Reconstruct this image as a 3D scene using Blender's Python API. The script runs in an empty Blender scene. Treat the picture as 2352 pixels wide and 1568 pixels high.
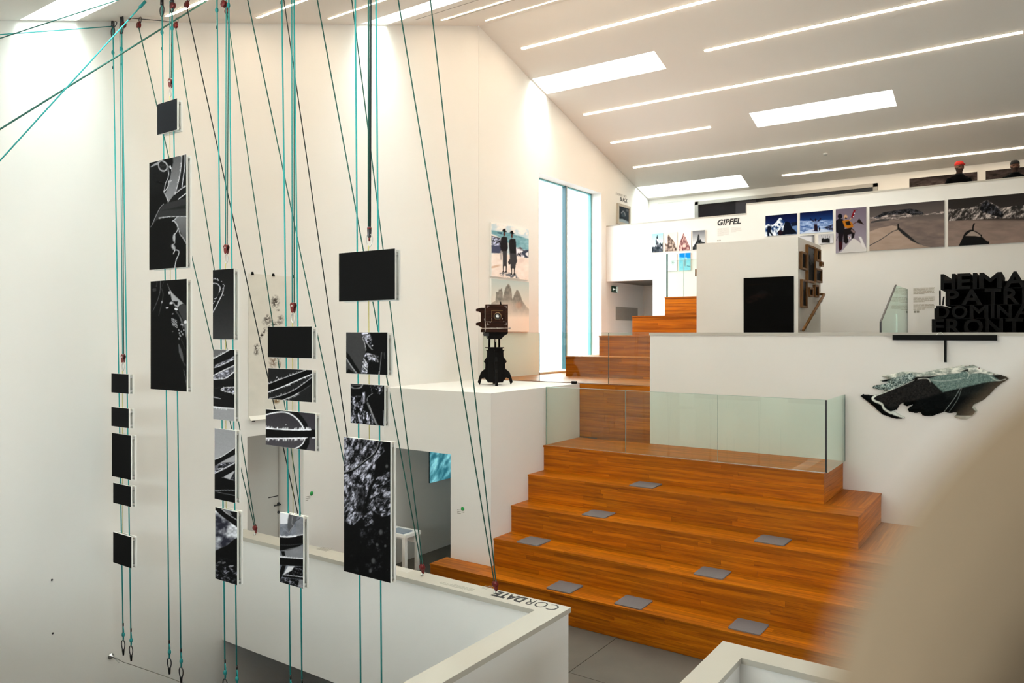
import bpy, math, random
import numpy as np
from mathutils import Vector, Matrix

random.seed(7)
SC = bpy.context.scene
COL = SC.collection

# ------------------------------------------------------------------ camera
# world: X runs along the benches (towards the right), Y runs away to the back, Z up;
# the camera stands at the origin at eye height, 4.1 m above the hall floor
F, CX, HY = 1737.0, 1176.0, 765.0
CU, SU = .8208, .5712
cam = bpy.data.cameras.new('camera')
cam.sensor_width = 36.0
cam.lens = F / 2352.0 * 36.0
cam.shift_y = -(784.0 - HY) / 2352.0
cam.clip_start = 0.02
cam.clip_end = 200
cam.dof.use_dof = True
cam.dof.focus_distance = 9.5
cam.dof.aperture_fstop = 2.0
camo = bpy.data.objects.new('camera', cam)
COL.objects.link(camo)
camo.rotation_euler = (math.pi / 2, 0, math.atan2(SU, CU))
SC.camera = camo

# ------------------------------------------------------------------ view, world
SC.view_settings.view_transform = 'Standard'
SC.view_settings.look = 'None'
SC.view_settings.gamma = 1.0
SC.view_settings.use_curve_mapping = False
SC.view_settings.exposure = .92
SKYLIGHT = 9.0      # strength of the skylight panes
ADDED_WIN = 6.0        # strength of the two added, unseen windows that fill the hall with light
STRIP = 19.0        # strength of the linear ceiling lamps
world = bpy.data.worlds.new('sky'); SC.world = world
world.use_nodes = True
wn = world.node_tree.nodes['Background']
wtc = world.node_tree.nodes.new('ShaderNodeTexCoord'); wsx = world.node_tree.nodes.new('ShaderNodeSeparateXYZ'); wcr = world.node_tree.nodes.new('ShaderNodeValToRGB')
wcr.color_ramp.elements[0].position = .0; wcr.color_ramp.elements[0].color = (.17, .19, .19, 1)      # ground below the horizon
wcr.color_ramp.elements[1].position = .02; wcr.color_ramp.elements[1].color = (.86, .95, 1, 1)        # overcast sky
world.node_tree.links.new(wtc.outputs['Generated'], wsx.inputs[0]); world.node_tree.links.new(wsx.outputs[2], wcr.inputs[0]); world.node_tree.links.new(wcr.outputs[0], wn.inputs[0])
wn.inputs[1].default_value = 7.0
SC.cycles.max_bounces = 10
SC.cycles.diffuse_bounces = 6
SC.cycles.transparent_max_bounces = 16
SC.cycles.caustics_reflective = False
SC.cycles.caustics_refractive = False
SC.cycles.sample_clamp_indirect = 6.0

# ------------------------------------------------------------------ measuring helpers (pixel on a known plane -> metres)
def ray(px, py):
    a = (px - CX) / F; b = (HY - py) / F
    return np.array([CU * a - SU, SU * a + CU, b])
def onY(px, py, Y): d = ray(px, py); return d * (Y / d[1])
def onX(px, py, X): d = ray(px, py); return d * (X / d[0])
def onZ(px, py, Z): d = ray(px, py); return d * (Z / d[2])

XV = -9.40                      # long side wall on the left
RY, RZ = 12.32, 6.284           # ridge of the roof
SN, SF = .3260, -.28955         # slopes of the two roof halves
YB = 20.54                      # back wall
XR = 6.5; YF = -3.2             # right wall, wall behind the camera
Z0 = -4.10                      # hall floor
ZL = -7.60                      # lower storey floor
ZU = -.945                      # upper floor
YP = 12.38                      # white wall behind the bench platform
YG = 17.89                      # gallery front
ZG = 1.90                       # gallery floor
def ceil_z(Y): return RZ + (SN if Y < RY else SF) * (Y - RY)
def onC(px, py, far, drop=0):
    d = ray(px, py); s = SF if far else SN
    return d * ((RZ - s * RY - drop) / (d[2] - s * d[1]))

# ------------------------------------------------------------------ materials
MATS = {}
def srgb(c):
    return tuple(((x / 12.92) if x <= .04045 else ((x + .055) / 1.055) ** 2.4) for x in c)
def hexc(h): return srgb(tuple(int(h[i:i + 2], 16) / 255 for i in (0, 2, 4)))
def mat(name, col=(.8, .8, .8), rough=.6, metal=0., spec=.5, noise=0., nscale=8., bump=0., bscale=60., emit=None, es=0.):
    if name in MATS: return MATS[name]
    m = bpy.data.materials.new(name); m.use_nodes = True
    nt = m.node_tree; b = nt.nodes['Principled BSDF']
    b.inputs['Base Color'].default_value = (*col, 1)
    b.inputs['Roughness'].default_value = rough
    b.inputs['Metallic'].default_value = metal
    b.inputs['Specular IOR Level'].default_value = spec
    if noise or bump:
        g = nt.nodes.new('ShaderNodeNewGeometry')
    if noise:
        n = nt.nodes.new('ShaderNodeTexNoise'); n.inputs['Scale'].default_value = nscale; n.inputs['Detail'].default_value = 5
        nt.links.new(g.outputs['Position'], n.inputs['Vector'])
        r = nt.nodes.new('ShaderNodeMapRange')
        r.inputs['To Min'].default_value = 1 - noise; r.inputs['To Max'].default_value = 1 + noise
        nt.links.new(n.outputs['Fac'], r.inputs['Value'])
        mx = nt.nodes.new('ShaderNodeVectorMath'); mx.operation = 'SCALE'
        mx.inputs[0].default_value = col
        nt.links.new(r.outputs['Result'], mx.inputs['Scale'])
        nt.links.new(mx.outputs['Vector'], b.inputs['Base Color'])
    if bump:
        n2 = nt.nodes.new('ShaderNodeTexNoise'); n2.inputs['Scale'].default_value = bscale; n2.inputs['Detail'].default_value = 3
        nt.links.new(g.outputs['Position'], n2.inputs['Vector'])
        bp = nt.nodes.new('ShaderNodeBump'); bp.inputs['Strength'].default_value = bump; bp.inputs['Distance'].default_value = .01
        nt.links.new(n2.outputs['Fac'], bp.inputs['Height'])
        nt.links.new(bp.outputs['Normal'], b.inputs['Normal'])
    if emit:
        b.inputs['Emission Color'].default_value = (*emit, 1)
        b.inputs['Emission Strength'].default_value = es
    MATS[name] = m
    return m

def wood_mat(name, cols, axis=0, scale=(1.2, 26, 26), rough=.42, gain=1.0):
    if name in MATS: return MATS[name]
    m = bpy.data.materials.new(name); m.use_nodes = True
    nt = m.node_tree; b = nt.nodes['Principled BSDF']; L = nt.links.new
    g = nt.nodes.new('ShaderNodeNewGeometry'); oi = nt.nodes.new('ShaderNodeObjectInfo')
    off = nt.nodes.new('ShaderNodeVectorMath'); off.operation = 'MULTIPLY_ADD'
    cmb = nt.nodes.new('ShaderNodeCombineXYZ')
    for i in range(3): L(oi.outputs['Random'], cmb.inputs[i])
    L(cmb.outputs[0], off.inputs[0]); off.inputs[1].default_value = (37, 17, 23); L(g.outputs['Position'], off.inputs[2])
    sc = nt.nodes.new('ShaderNodeVectorMath'); sc.operation = 'MULTIPLY'
    s = list(scale)
    if axis == 1: s = [s[1], s[0], s[2]]
    sc.inputs[1].default_value = s
    L(off.outputs[0], sc.inputs[0])
    n = nt.nodes.new('ShaderNodeTexNoise'); n.inputs['Scale'].default_value = 1; n.inputs['Detail'].default_value = 6; n.inputs['Distortion'].default_value = .6
    L(sc.outputs[0], n.inputs['Vector'])
    rp = nt.nodes.new('ShaderNodeValToRGB')
    rp.color_ramp.elements[0].position = .28; rp.color_ramp.elements[0].color = (*cols[0], 1)
    rp.color_ramp.elements[1].position = .75; rp.color_ramp.elements[1].color = (*cols[2], 1)
    e = rp.color_ramp.elements.new(.5); e.color = (*cols[1], 1)
    L(n.outputs['Fac'], rp.inputs['Fac'])
    mr = nt.nodes.new('ShaderNodeMapRange'); mr.inputs['To Min'].default_value = .76 * gain; mr.inputs['To Max'].default_value = 1.13 * gain
    L(oi.outputs['Random'], mr.inputs['Value'])
    mu = nt.nodes.new('ShaderNodeVectorMath'); mu.operation = 'SCALE'
    L(rp.outputs['Color'], mu.inputs[0]); L(mr.outputs['Result'], mu.inputs['Scale'])
    L(mu.outputs['Vector'], b.inputs['Base Color'])
    b.inputs['Roughness'].default_value = rough
    b.inputs['Specular IOR Level'].default_value = .22
    bp = nt.nodes.new('ShaderNodeBump'); bp.inputs['Strength'].default_value = .12; bp.inputs['Distance'].default_value = .004
    L(n.outputs['Fac'], bp.inputs['Height']); L(bp.outputs['Normal'], b.inputs['Normal'])
    MATS[name] = m
    return m

def glass_mat(name, tint, refl=.10, rough=.0):
    m = bpy.data.materials.new(name); m.use_nodes = True
    nt = m.node_tree; nt.nodes.remove(nt.nodes['Principled BSDF'])
    out = nt.nodes['Material Output']
    tr = nt.nodes.new('ShaderNodeBsdfTransparent'); tr.inputs[0].default_value = (*tint, 1)
    gl = nt.nodes.new('ShaderNodeBsdfGlossy'); gl.inputs['Roughness'].default_value = rough
    gl.inputs['Color'].default_value = (.9, 1, .97, 1)
    lw = nt.nodes.new('ShaderNodeLayerWeight'); lw.inputs['Blend'].default_value = .5
    pw = nt.nodes.new('ShaderNodeMath'); pw.operation = 'POWER'; pw.inputs[1].default_value = 4.0
    ma = nt.nodes.new('ShaderNodeMath'); ma.operation = 'MULTIPLY_ADD'; ma.inputs[1].default_value = .9; ma.inputs[2].default_value = refl * .4
    nt.links.new(lw.outputs['Facing'], pw.inputs[0]); nt.links.new(pw.outputs[0], ma.inputs[0])
    mx = nt.nodes.new('ShaderNodeMixShader')
    nt.links.new(ma.outputs[0], mx.inputs[0])
    nt.links.new(tr.outputs[0], mx.inputs[1]); nt.links.new(gl.outputs[0], mx.inputs[2])
    nt.links.new(mx.outputs[0], out.inputs[0])
    MATS[name] = m
    return m

M_WALL = mat('white_plaster', (.80, .785, .755), .85, bump=.03, bscale=120, noise=.012, nscale=1.3)
M_CEIL = mat('ceiling_paint', (.78, .74, .69), .9, noise=.01, nscale=.8)
M_CAP = mat('grey_cap', (.50, .48, .43), .55, noise=.03, nscale=5)
M_CAPW = mat('light_cap', (.47, .445, .385), .5, noise=.02, nscale=4)
M_CONC = mat('polished_concrete', (.105, .093, .076), .5, noise=.25, nscale=2.6, bump=.04, bscale=30)
M_DARKFL = mat('dark_floor', (.05, .045, .04), .5, noise=.1)
WOODC = [(.26, .062, .0), (.43, .115, .0006), (.60, .182, .002)]
M_WOOD = wood_mat('oiled_larch_x', WOODC, 0)
M_WOODY = wood_mat('oiled_larch_y', WOODC, 1)
M_WOODC = mat('larch_core', (.10, .035, .008), .7)
M_GLASS = glass_mat('green_tinted_glass', (.90, .965, .935))
M_GLASS2 = glass_mat('clear_window_glass', (.97, .99, 1))
M_EDGE = mat('glass_edge', (.03, .09, .085), .25)
M_EDGEL = mat('glass_seam', (.30, .42, .38), .3)
M_BLACK = mat('black_matte', (.004, .004, .004), .8, spec=.2)
M_BLACKS = mat('black_satin', (.012, .010, .010), .4)
M_BOARD = mat('white_board', (.82, .82, .79), .6)
M_STEEL = mat('brushed_steel', (.55, .55, .54), .3, metal=1)
M_DSTEEL = mat('dark_steel', (.06, .06, .065), .35, metal=.8)
M_RED = mat('red_anodised', (.16, .010, .010), .35, metal=.3)
M_TEAL = mat('turquoise_rope', (.016, .33, .32), .7, noise=.18, nscale=160)
M_GREEN = mat('dark_green_rope', (.022, .13, .105), .7, noise=.3, nscale=90)
M_DROPE = mat('black_green_rope', (.008, .022, .020), .7, noise=.3, nscale=90)
M_YELLOW = mat('yellow_cord', (.50, .46, .12), .7)
M_KNOT = mat('teal_knot', (.015, .26, .26), .75, noise=.2, nscale=150)
M_FELT = mat('grey_felt', (.165, .148, .150), .95, noise=.12, nscale=60, bump=.1, bscale=250)
M_DFELT = mat('dark_felt', (.045, .065, .08), .95)
M_FRAMEG = mat('grey_metal_frame', (.32, .31, .29), .45, metal=.3)
M_DOOR = mat('grey_door', (.60, .59, .56), .6)
M_DGLASS = mat('dark_glass', (.005, .005, .007), .15, spec=.2)
M_LETTER = mat('black_lettering', (.012, .012, .014), .7)
M_TEXTG = mat('grey_print', (.30, .285, .25), .8)
M_TEXTL = mat('pale_grey_print', (.62, .60, .56), .8)
M_OAKF = wood_mat('oak_frame', [(.10, .042, .012), (.21, .095, .028), (.30, .15, .05)], 0, (30, 30, 3), .5)
M_MAHOG = wood_mat('mahogany', [(.012, .003, .0015), (.035, .009, .004), (.06, .018, .007)], 0, (4, 4, 40), .4)
M_EBON = mat('ebonised_wood', (.0028, .002, .0018), .6, noise=.3, nscale=20, spec=.12)
M_BRASS = mat('aged_brass', (.30, .19, .08), .35, metal=.9)
M_NICKEL = mat('nickel', (.55, .48, .44), .3, metal=1)
M_LENS = mat('lens_glass', (.86, .88, .88), .12, metal=.6)  # white base carries the bright window reflection in the lens
M_LAMP = mat('lamp_diffuser', (.9, .9, .9), .5, emit=(1, .80, .58), es=STRIP)
M_SKYP = mat('skylight_pane', (.9, .9, .9), .5, emit=(.76, .95, 1), es=SKYLIGHT)
M_SIGN = mat('exit_sign_green', (.004, .05, .035), .5)
M_SIGNW = mat('sign_white', (.8, .85, .8), .5, emit=(.8, 1, .9), es=.25)
M_DOT = mat('green_dot', (.01, .33, .06), .6)
M_REDT = mat('orange_red_plate', (.45, .08, .03), .6)
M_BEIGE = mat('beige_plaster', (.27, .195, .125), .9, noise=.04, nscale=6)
M_PAPER = mat('drawing_paper', (.80, .78, .72), .9)
def print_mat(name, rough, spec):
    m = bpy.data.materials.new(name); m.use_nodes = True
    b = m.node_tree.nodes['Principled BSDF']
    a = m.node_tree.nodes.new('ShaderNodeAttribute'); a.attribute_name = 'Print'
    m.node_tree.links.new(a.outputs['Color'], b.inputs['Base Color'])
    b.inputs['Roughness'].default_value = rough; b.inputs['Specular IOR Level'].default_value = spec
    MATS[name] = m
    return m
M_PRINT = print_mat('photo_print', .6, .04)

# ------------------------------------------------------------------ mesh builder
class MB:
    def __init__(s): s.v = []; s.f = []; s.mi = []; s.cur = 0; s.sm = []
    def add(s, vs, fs, smooth=False):
        o = len(s.v); s.v += [tuple(map(float, p)) for p in vs]
        for f in fs: s.f.append(tuple(i + o for i in f)); s.mi.append(s.cur); s.sm.append(smooth)
        return s
    def box(s, x0, x1, y0, y1, z0, z1):
        x0, x1 = sorted((x0, x1)); y0, y1 = sorted((y0, y1)); z0, z1 = sorted((z0, z1))
        v = [(x0, y0, z0), (x1, y0, z0), (x1, y1, z0), (x0, y1, z0), (x0, y0, z1), (x1, y0, z1), (x1, y1, z1), (x0, y1, z1)]
        return s.add(v, [(0, 3, 2, 1), (4, 5, 6, 7), (0, 1, 5, 4), (1, 2, 6, 5), (2, 3, 7, 6), (3, 0, 4, 7)])
    def prism(s, pts, axis, a0, a1, smooth=False):
        # pts: 2-D outline in the two other axes (order x,y,z without `axis`), counter-clockwise either way
        n = len(pts)
        def mk(p, a):
            q = list(p); q.insert(axis, a); return q
        v = [mk(p, a0) for p in pts] + [mk(p, a1) for p in pts]
        fs = [tuple(range(n))[::-1], tuple(range(n, 2 * n))]
        fs += [(i, (i + 1) % n, (i + 1) % n + n, i + n) for i in range(n)]
        return s.add(v, fs, smooth)
    def tube(s, path, r, n=8, closed=False, cap=True, radii=None):
        P = [Vector(p) for p in path]; m = len(P); vs = []; fs = []
        ref = None
        for i, p in enumerate(P):
            if closed: d = P[(i + 1) % m] - P[i - 1]
            else: d = P[min(i + 1, m - 1)] - P[max(i - 1, 0)]
            d.normalize()
            if ref is None:
                ref = d.orthogonal().normalized()
            ref = (ref - d * ref.dot(d))
            if ref.length < 1e-6: ref = d.orthogonal()
            ref.normalize(); b = d.cross(ref)
            rr = radii[i] if radii else r
            for k in range(n):
                a = 2 * math.pi * k / n
                vs.append(p + ref * (math.cos(a) * rr) + b * (math.sin(a) * rr))
        for i in range(m if closed else m - 1):
            j = (i + 1) % m
            for k in range(n):
                l = (k + 1) % n
                fs.append((i * n + k, i * n + l, j * n + l, j * n + k))
        if cap and not closed:
            fs.append(tuple(range(n))[::-1]); fs.append(tuple(range((m - 1) * n, m * n)))
        return s.add(vs, fs, True)
    def lathe(s, prof, c, n=24, axis='z', caps=True):
        vs = []; fs = []
        for r, h in prof:
            for k in range(n):
                a = 2 * math.pi * k / n
                x, y = r * math.cos(a), r * math.sin(a)
                if axis == 'z': vs.append((c[0] + x, c[1] + y, c[2] + h))
                elif axis == 'y': vs.append((c[0] + x, c[1] + h, c[2] + y))
                else: vs.append((c[0] + h, c[1] + x, c[2] + y))
        m = len(prof)
        for i in range(m - 1):
            for k in range(n):
                l = (k + 1) % n
                fs.append((i * n + k, i * n + l, (i + 1) * n + l, (i + 1) * n + k))
        if caps: fs.append(tuple(range(n))[::-1]); fs.append(tuple(range((m - 1) * n, m * n)))
        return s.add(vs, fs, True)
    def ball(s, c, r, n=10, m=7):
        if not hasattr(r, '__len__'): r = (r, r, r)
        vs = []; fs = []
        for i in range(1, m):
            t = math.pi * i / m
            for k in range(n):
                a = 2 * math.pi * k / n
                vs.append((c[0] + r[0] * math.sin(t) * math.cos(a), c[1] + r[1] * math.sin(t) * math.sin(a), c[2] + r[2] * math.cos(t)))
        for i in range(m - 2):
            for k in range(n):
                l = (k + 1) % n
                fs.append((i * n + k, (i + 1) * n + k, (i + 1) * n + l, i * n + l))
        top = len(vs); vs += [(c[0], c[1], c[2] + r[2]), (c[0], c[1], c[2] - r[2])]
        for k in range(n):
            l = (k + 1) % n
            fs.append((top, k, l)); fs.append((top + 1, (m - 2) * n + l, (m - 2) * n + k))
        return s.add(vs, fs, True)
    def quad(s, a, b, c, d): return s.add([a, b, c, d], [(0, 1, 2, 3)])
    def build(s, name, m, parent=None, origin=None, mats=None):
        if origin is None:
            if parent is not None: origin = world_origin(parent)
            else:
                A = np.array(s.v); lo, hi = A.min(0), A.max(0)
                origin = ((lo[0] + hi[0]) / 2, (lo[1] + hi[1]) / 2, lo[2])
        me = bpy.data.meshes.new(name)
        o0 = np.array(origin, float)
        me.from_pydata([tuple(np.array(p) - o0) for p in s.v], [], s.f)
        for q in (mats or [m]): me.materials.append(q)
        me.polygons.foreach_set('material_index', s.mi)
        me.polygons.foreach_set('use_smooth', s.sm)
        me.update()
        return link(name, me, parent, origin)

WORG = {}
def world_origin(o): return WORG[o.name]
def link(name, me, parent, origin):
    o = bpy.data.objects.new(name, me); COL.objects.link(o)
    if parent is not None:
        o.parent = parent
        po = np.array(WORG[parent.name])
        o.location = tuple(np.array(origin) - po)
    else:
        o.location = tuple(origin)
    WORG[o.name] = tuple(origin)
    return o
def tag(o, label, cat, group=None, kind=None):
    o['label'] = label; o['category'] = cat
    if group: o['group'] = group
    if kind: o['kind'] = kind
    return o
def thing(name, label, cat, loc, group=None):
    o = link(name, None, None, tuple(map(float, loc)))
    return tag(o, label, cat, group)
def struct(o, label=None, cat=None):
    o['kind'] = 'structure'
    if label: o['label'] = label
    if cat: o['category'] = cat
    return o
UNIT = {}
def unit_box(name, m, parent, x0, x1, y0, y1, z0, z1):
    # plank-like piece sharing one cube mesh per material
    k = m.name
    if k not in UNIT:
        me = bpy.data.meshes.new('plank_' + k)
        b = MB().box(-.5, .5, -.5, .5, -.5, .5)
        me.from_pydata(b.v, [], b.f); me.materials.append(m); me.update(); UNIT[k] = me
    o = link(name, UNIT[k], parent, ((x0 + x1) / 2, (y0 + y1) / 2, (z0 + z1) / 2))
    o.scale = (abs(x1 - x0), abs(y1 - y0), abs(z1 - z0))
    return o

# ------------------------------------------------------------------ room shell
def sbox(name, m, *b, label=None, cat=None):
    return struct(MB().box(*b).build(name, m), label, cat)

# roof with real skylight openings
SKY = [  # x0,x1,y0,y1
    (-9.36, -6.40, 14.25, 14.87), (-5.33, -2.43, 16.98, 17.60), (-9.36, -6.40, 19.69, 20.40),
    (-9.36, -6.40, 3.80, 4.41), (-9.36, -6.40, 8.98, 9.62),
    (-5.33, -2.43, 6.35, 6.97), (-5.33, -2.43, 11.5, 12.1), (-5.33, -2.43, 1.15, 1.76), (-5.33, -2.43, 8.98, 9.62), (-5.33, -2.43, 3.80, 4.41)]  # unseen skylights, added to light the benches and stairwell
def roof():
    mb = MB()
    for half, (ya, yb) in enumerate(((YF, RY), (RY, YB))):
        holes = [h for h in SKY if ya <= h[2] < yb]
        xs = sorted({XV, XR} | {h[0] for h in holes} | {h[1] for h in holes})
        ys = sorted({ya, yb} | {h[2] for h in holes} | {h[3] for h in holes})
        zf = lambda y: RZ + (SN if half == 0 else SF) * (y - RY)
        for i in range(len(xs) - 1):
            for j in range(len(ys) - 1):
                cx, cy = (xs[i] + xs[i + 1]) / 2, (ys[j] + ys[j + 1]) / 2
                if any(h[0] < cx < h[1] and h[2] < cy < h[3] for h in holes): continue
                a, b, c, d = xs[i], xs[i + 1], ys[j], ys[j + 1]
                mb.quad((a, c, zf(c)), (a, d, zf(d)), (b, d, zf(d)), (b, c, zf(c)))
        # outer skin so that the roof is a body, not a sheet
        mb.quad((XV - .3, ya, zf(ya) + 1.6), (XR + .3, ya, zf(ya) + 1.6), (XR + .3, yb, zf(yb) + 1.6), (XV - .3, yb, zf(yb) + 1.6))
    c = struct(mb.build('ceiling', M_CEIL))
    for i, (x0, x1, y0, y1) in enumerate(SKY):
        za, zb = ceil_z(y0), ceil_z(y1)
        top = max(za, zb) + .95
        sh = MB()
        sh.quad((x0, y0, za), (x1, y0, za), (x1, y0, top), (x0, y0, top))
        sh.quad((x0, y1, zb), (x0, y1, top), (x1, y1, top), (x1, y1, zb))
        sh.quad((x0, y0, za), (x0, y0, top), (x0, y1, top), (x0, y1, zb))
        sh.quad((x1, y0, za), (x1, y1, zb), (x1, y1, top), (x1, y0, top))
        s = struct(sh.build('window_%d' % (i + 2), M_CEIL))
        MB().box(x0, x1, y0, y1, top - .002, top + .02).build('skylight_pane', M_SKYP, s)
roof()

# side wall on the left with the tall window and the door niche, as slabs around the openings
WY0, WY1, WZ0, WZ1 = onX(1238, 500, XV)[1], onX(1381, 500, XV)[1], ZU + .02, onX(1238, 397, XV)[2]
NY0, NY1, NZ1 = 6.80, onX(697, 1100, XV)[1], -1.50
def gable(mb, ya, yb, zlow, x0, x1):
    # wall strip from zlow up to the roof between ya and yb
    ys = [ya] + ([RY] if ya < RY < yb else []) + [yb]
    pts = [(y, zlow) for y in (ya, yb)] + [(y, ceil_z(y) + (0.0)) for y in ys[::-1]]
    mb.prism(pts, 0, x0, x1)
wl = MB()
T = .35
gable(wl, YF, NY0, ZL, XV - T, XV)
gable(wl, NY0, NY1, NZ1, XV - T, XV); wl.box(XV - T, XV, NY0, NY1, ZL, Z0)
gable(wl, NY1, RY - .006, ZL, XV - T, XV)
gable(wl, RY + .006, WY0, ZL, XV - T, XV); wl.box(XV - T, XV - .02, RY - .006, RY + .006, ZL, RZ)
gable(wl, WY0, WY1, WZ1, XV - T, XV); wl.box(XV - T, XV, WY0, WY1, ZL, WZ0)
gable(wl, WY1, YB, ZL, XV - T, XV)
wl_o = struct(wl.build('wall_left', M_WALL))
# niche behind the opening, with the grey door
nb = MB()
ND = XV - .62
nb.box(ND - .1, ND, NY0 - .1, NY1 + .1, Z0, NZ1 + .1)
nb.box(ND, XV - T, NY0 - .1, NY0, Z0, NZ1 + .1); nb.box(ND, XV - T, NY1, NY1 + .1, Z0, NZ1 + .1)
nb.box(ND, XV - T, NY0, NY1, NZ1, NZ1 + .1); nb.box(ND, XV - T, NY0, NY1, Z0 - .1, Z0)
struct(nb.build('wall_niche', M_WALL))
dr = struct(MB().box(ND + .002, ND + .03, NY0 + .03, NY1 - .02, Z0 + .01, NZ1 - .01).build('door_1', M_DOOR))
hz = onX(634, 1157, ND)
hm = MB(); hy = hz[1]
hm.lathe([(.028, 0), (.028, .012)], (ND + .03, hy + .02, hz[2]), 16, 'x')
hm.tube([(ND + .04, hy + .02, hz[2]), (ND + .085, hy + .02, hz[2]), (ND + .088, hy - .10, hz[2])], .011)
hm.build('handle', M_DSTEEL, dr)
MB().lathe([(.022, 0), (.022, .012)], (ND + .03, hy + .02, hz[2] - .13), 16, 'x').build('lock_plate', M_DSTEEL, dr)
MB().box(ND + .03, ND + .032, hy - .17, hy + .02, hz[2] + .125, hz[2] + .14).build('door_lettering', M_LETTER, dr)

# other outer walls
RW = (4.2, 10.4, -3.0, -.7)      # added, unseen window band; brightens the block from the right
wr = MB(); wr.box(XR, XR + .3, YF, RW[0], ZL, 6.9); wr.box(XR, XR + .3, RW[1], YB, ZL, 6.9); wr.box(XR, XR + .3, RW[0], RW[1], ZL, RW[2]); wr.box(XR, XR + .3, RW[0], RW[1], RW[3], 6.9)
struct(wr.build('wall_right', M_WALL))
rw_ = struct(MB().box(XR + .12, XR + .2, RW[0], RW[1], RW[2], RW[2] + .06).box(XR + .12, XR + .2, RW[0], RW[1], RW[3] - .06, RW[3]).build('window_31', M_FRAMEG))
for k in range(4):
    ya, yb = RW[0] + (RW[1] - RW[0]) * k / 4, RW[0] + (RW[1] - RW[0]) * (k + 1) / 4
    MB().box(XR + .15, XR + .17, ya + .04, yb - .04, RW[2] + .06, RW[3] - .06).build('added_pane', mat('added_side_pane', (.9, .9, .9), .5, emit=(.9, .96, .95), es=ADDED_WIN * .55), rw_)
sbox('wall_back', M_WALL, XV - T, XR + .3, YB, YB + .3, ZL, 4.6)
FW = (-8.6, -1.4, -.75, .85)      # added, unseen window behind the viewer; brightens the parapet face
wf = MB(); wf.box(XV - T, FW[0], YF - .3, YF, ZL, 3.0); wf.box(FW[1], XR + .3, YF - .3, YF, ZL, 3.0); wf.box(FW[0], FW[1], YF - .3, YF, ZL, FW[2]); wf.box(FW[0], FW[1], YF - .3, YF, FW[3], 3.0)
struct(wf.build('wall_front', M_WALL))
fw_ = struct(MB().box(FW[0], FW[1], YF - .2, YF - .12, FW[2], FW[2] + .06).box(FW[0], FW[1], YF - .2, YF - .12, FW[3] - .06, FW[3]).build('window_30', M_FRAMEG))
for k in range(4):
    xa, xb = FW[0] + (FW[1] - FW[0]) * k / 4, FW[0] + (FW[1] - FW[0]) * (k + 1) / 4
    MB().box(xa + .04, xb - .04, YF - .17, YF - .15, FW[2] + .06, FW[3] - .06).build('added_pane', mat('added_pane', (.9, .9, .9), .5, emit=(.84, .96, .97), es=ADDED_WIN), fw_)

# hall floor slabs, lower storey floor
PY0, PY1 = 6.37, 6.64          # far parapet of the stairwell
PX0, PX1 = -4.15, -3.89        # its right-hand run
QX0, QX1 = -2.34, -2.09        # second stairwell
ZC = -2.78                     # parapet top
fl = struct(MB().box(XV, XR, YF, YB, ZL - .2, ZL).build('floor_lower', M_DARKFL))
fb = MB()
fb.box(XV, XR, PY0 + .04, YP, Z0 - .2, Z0 - .012)
fb.box(PX0 + .04, QX1 - .04, .6, PY0 + .04, Z0 - .2, Z0 - .012)
floor = struct(fb.build('floor', M_CONC))
sl = []
ys = [.6, 3.5, 7.9, 9.17]; xs = [XV, -6.9, -4.66, -2.42, -.18, XR]
for i in range(len(xs) - 1):
    for j in range(len(ys) - 1):
        a, b, c, d = xs[i], xs[i + 1], ys[j], ys[j + 1]
        c = max(c, PY1) if not (PX1 <= a + .8 and b - .2 <= QX0 + .2) else c
        if d <= c: continue
        MB().box(a + .004, b - .004, c + .004, d - .004, Z0 - .012, Z0).build('concrete_slab', M_CONC, floor)

# stairwell parapets (white) with their pale caps
pw = MB()
pw.box(XV, PX0, PY0 + .02, PY1 - .02, Z0 - .2, ZC - .05)
pw.box(PX0 + .02, PX1 - .02, .6, PY1 - .02, Z0 - .2, ZC - .05)
struct(pw.build('wall_stairwell', M_WALL))
cp = MB()
cp.prism([(XV, PY0), (PX0, PY0), (PX0, .6), (PX1, .6), (PX1, PY1), (XV, PY1)], 2, ZC - .05, ZC)
struct(cp.build('trim_1', M_CAPW))
pw = MB()
pw.box(QX0 + .02, QX1 - .02, .6, 6.68, Z0 - .2, ZC - .05)
pw.box(QX1 - .02, XR, 6.46, 6.68, Z0 - .2, ZC - .05)
struct(pw.build('wall_stairwell_second', M_WALL))
cp = MB()
cp.prism([(QX0, .6), (QX1, .6), (QX1, 6.44), (XR, 6.44), (XR, 6.70), (QX0, 6.70)], 2, ZC - .05, ZC)
struct(cp.build('trim_2', M_CAPW))
# inner lining of the second well and lower storey partition
sbox('wall_well_lining', M_WALL, QX1 - .02, XR, 6.46, 6.50, ZL, Z0)
lp = MB()
lp.box(XV, -8.2, 9.0, 9.2, ZL, Z0 - .2)
struct(lp.build('wall_lower', M_WALL))
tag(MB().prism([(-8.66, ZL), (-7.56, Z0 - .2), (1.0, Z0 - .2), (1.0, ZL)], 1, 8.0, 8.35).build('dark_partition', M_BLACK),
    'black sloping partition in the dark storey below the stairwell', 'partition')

# gallery the photograph is taken from
sbox('floor_viewing_gallery', M_CONC, XV, XR, YF, .55, -1.95, -1.62)

# block with the passage under it (carries the antique camera)
BX0, BX1, BY0 = XV, -7.07, 9.58
bk = MB()
bk.box(BX0, BX1, BY0, YP, -1.98, ZU)
bk.box(-7.89, BX1, BY0, YP, Z0, -1.98)
struct(bk.build('wall_block', M_WALL))
sbox('wall_passage_end', M_DOOR, BX0, -7.89, YP - .1, YP, Z0, -1.98)

# white wall behind the platform with its cap at eye height
XW0 = -5.64
sbox('wall_platform', M_WALL, XW0, XR, YP, YP + .18, Z0, -.04)
sbox('trim_3', M_CAP, XW0 - .01, XR, YP - .012, YP + .20, -.04, .010)
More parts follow.
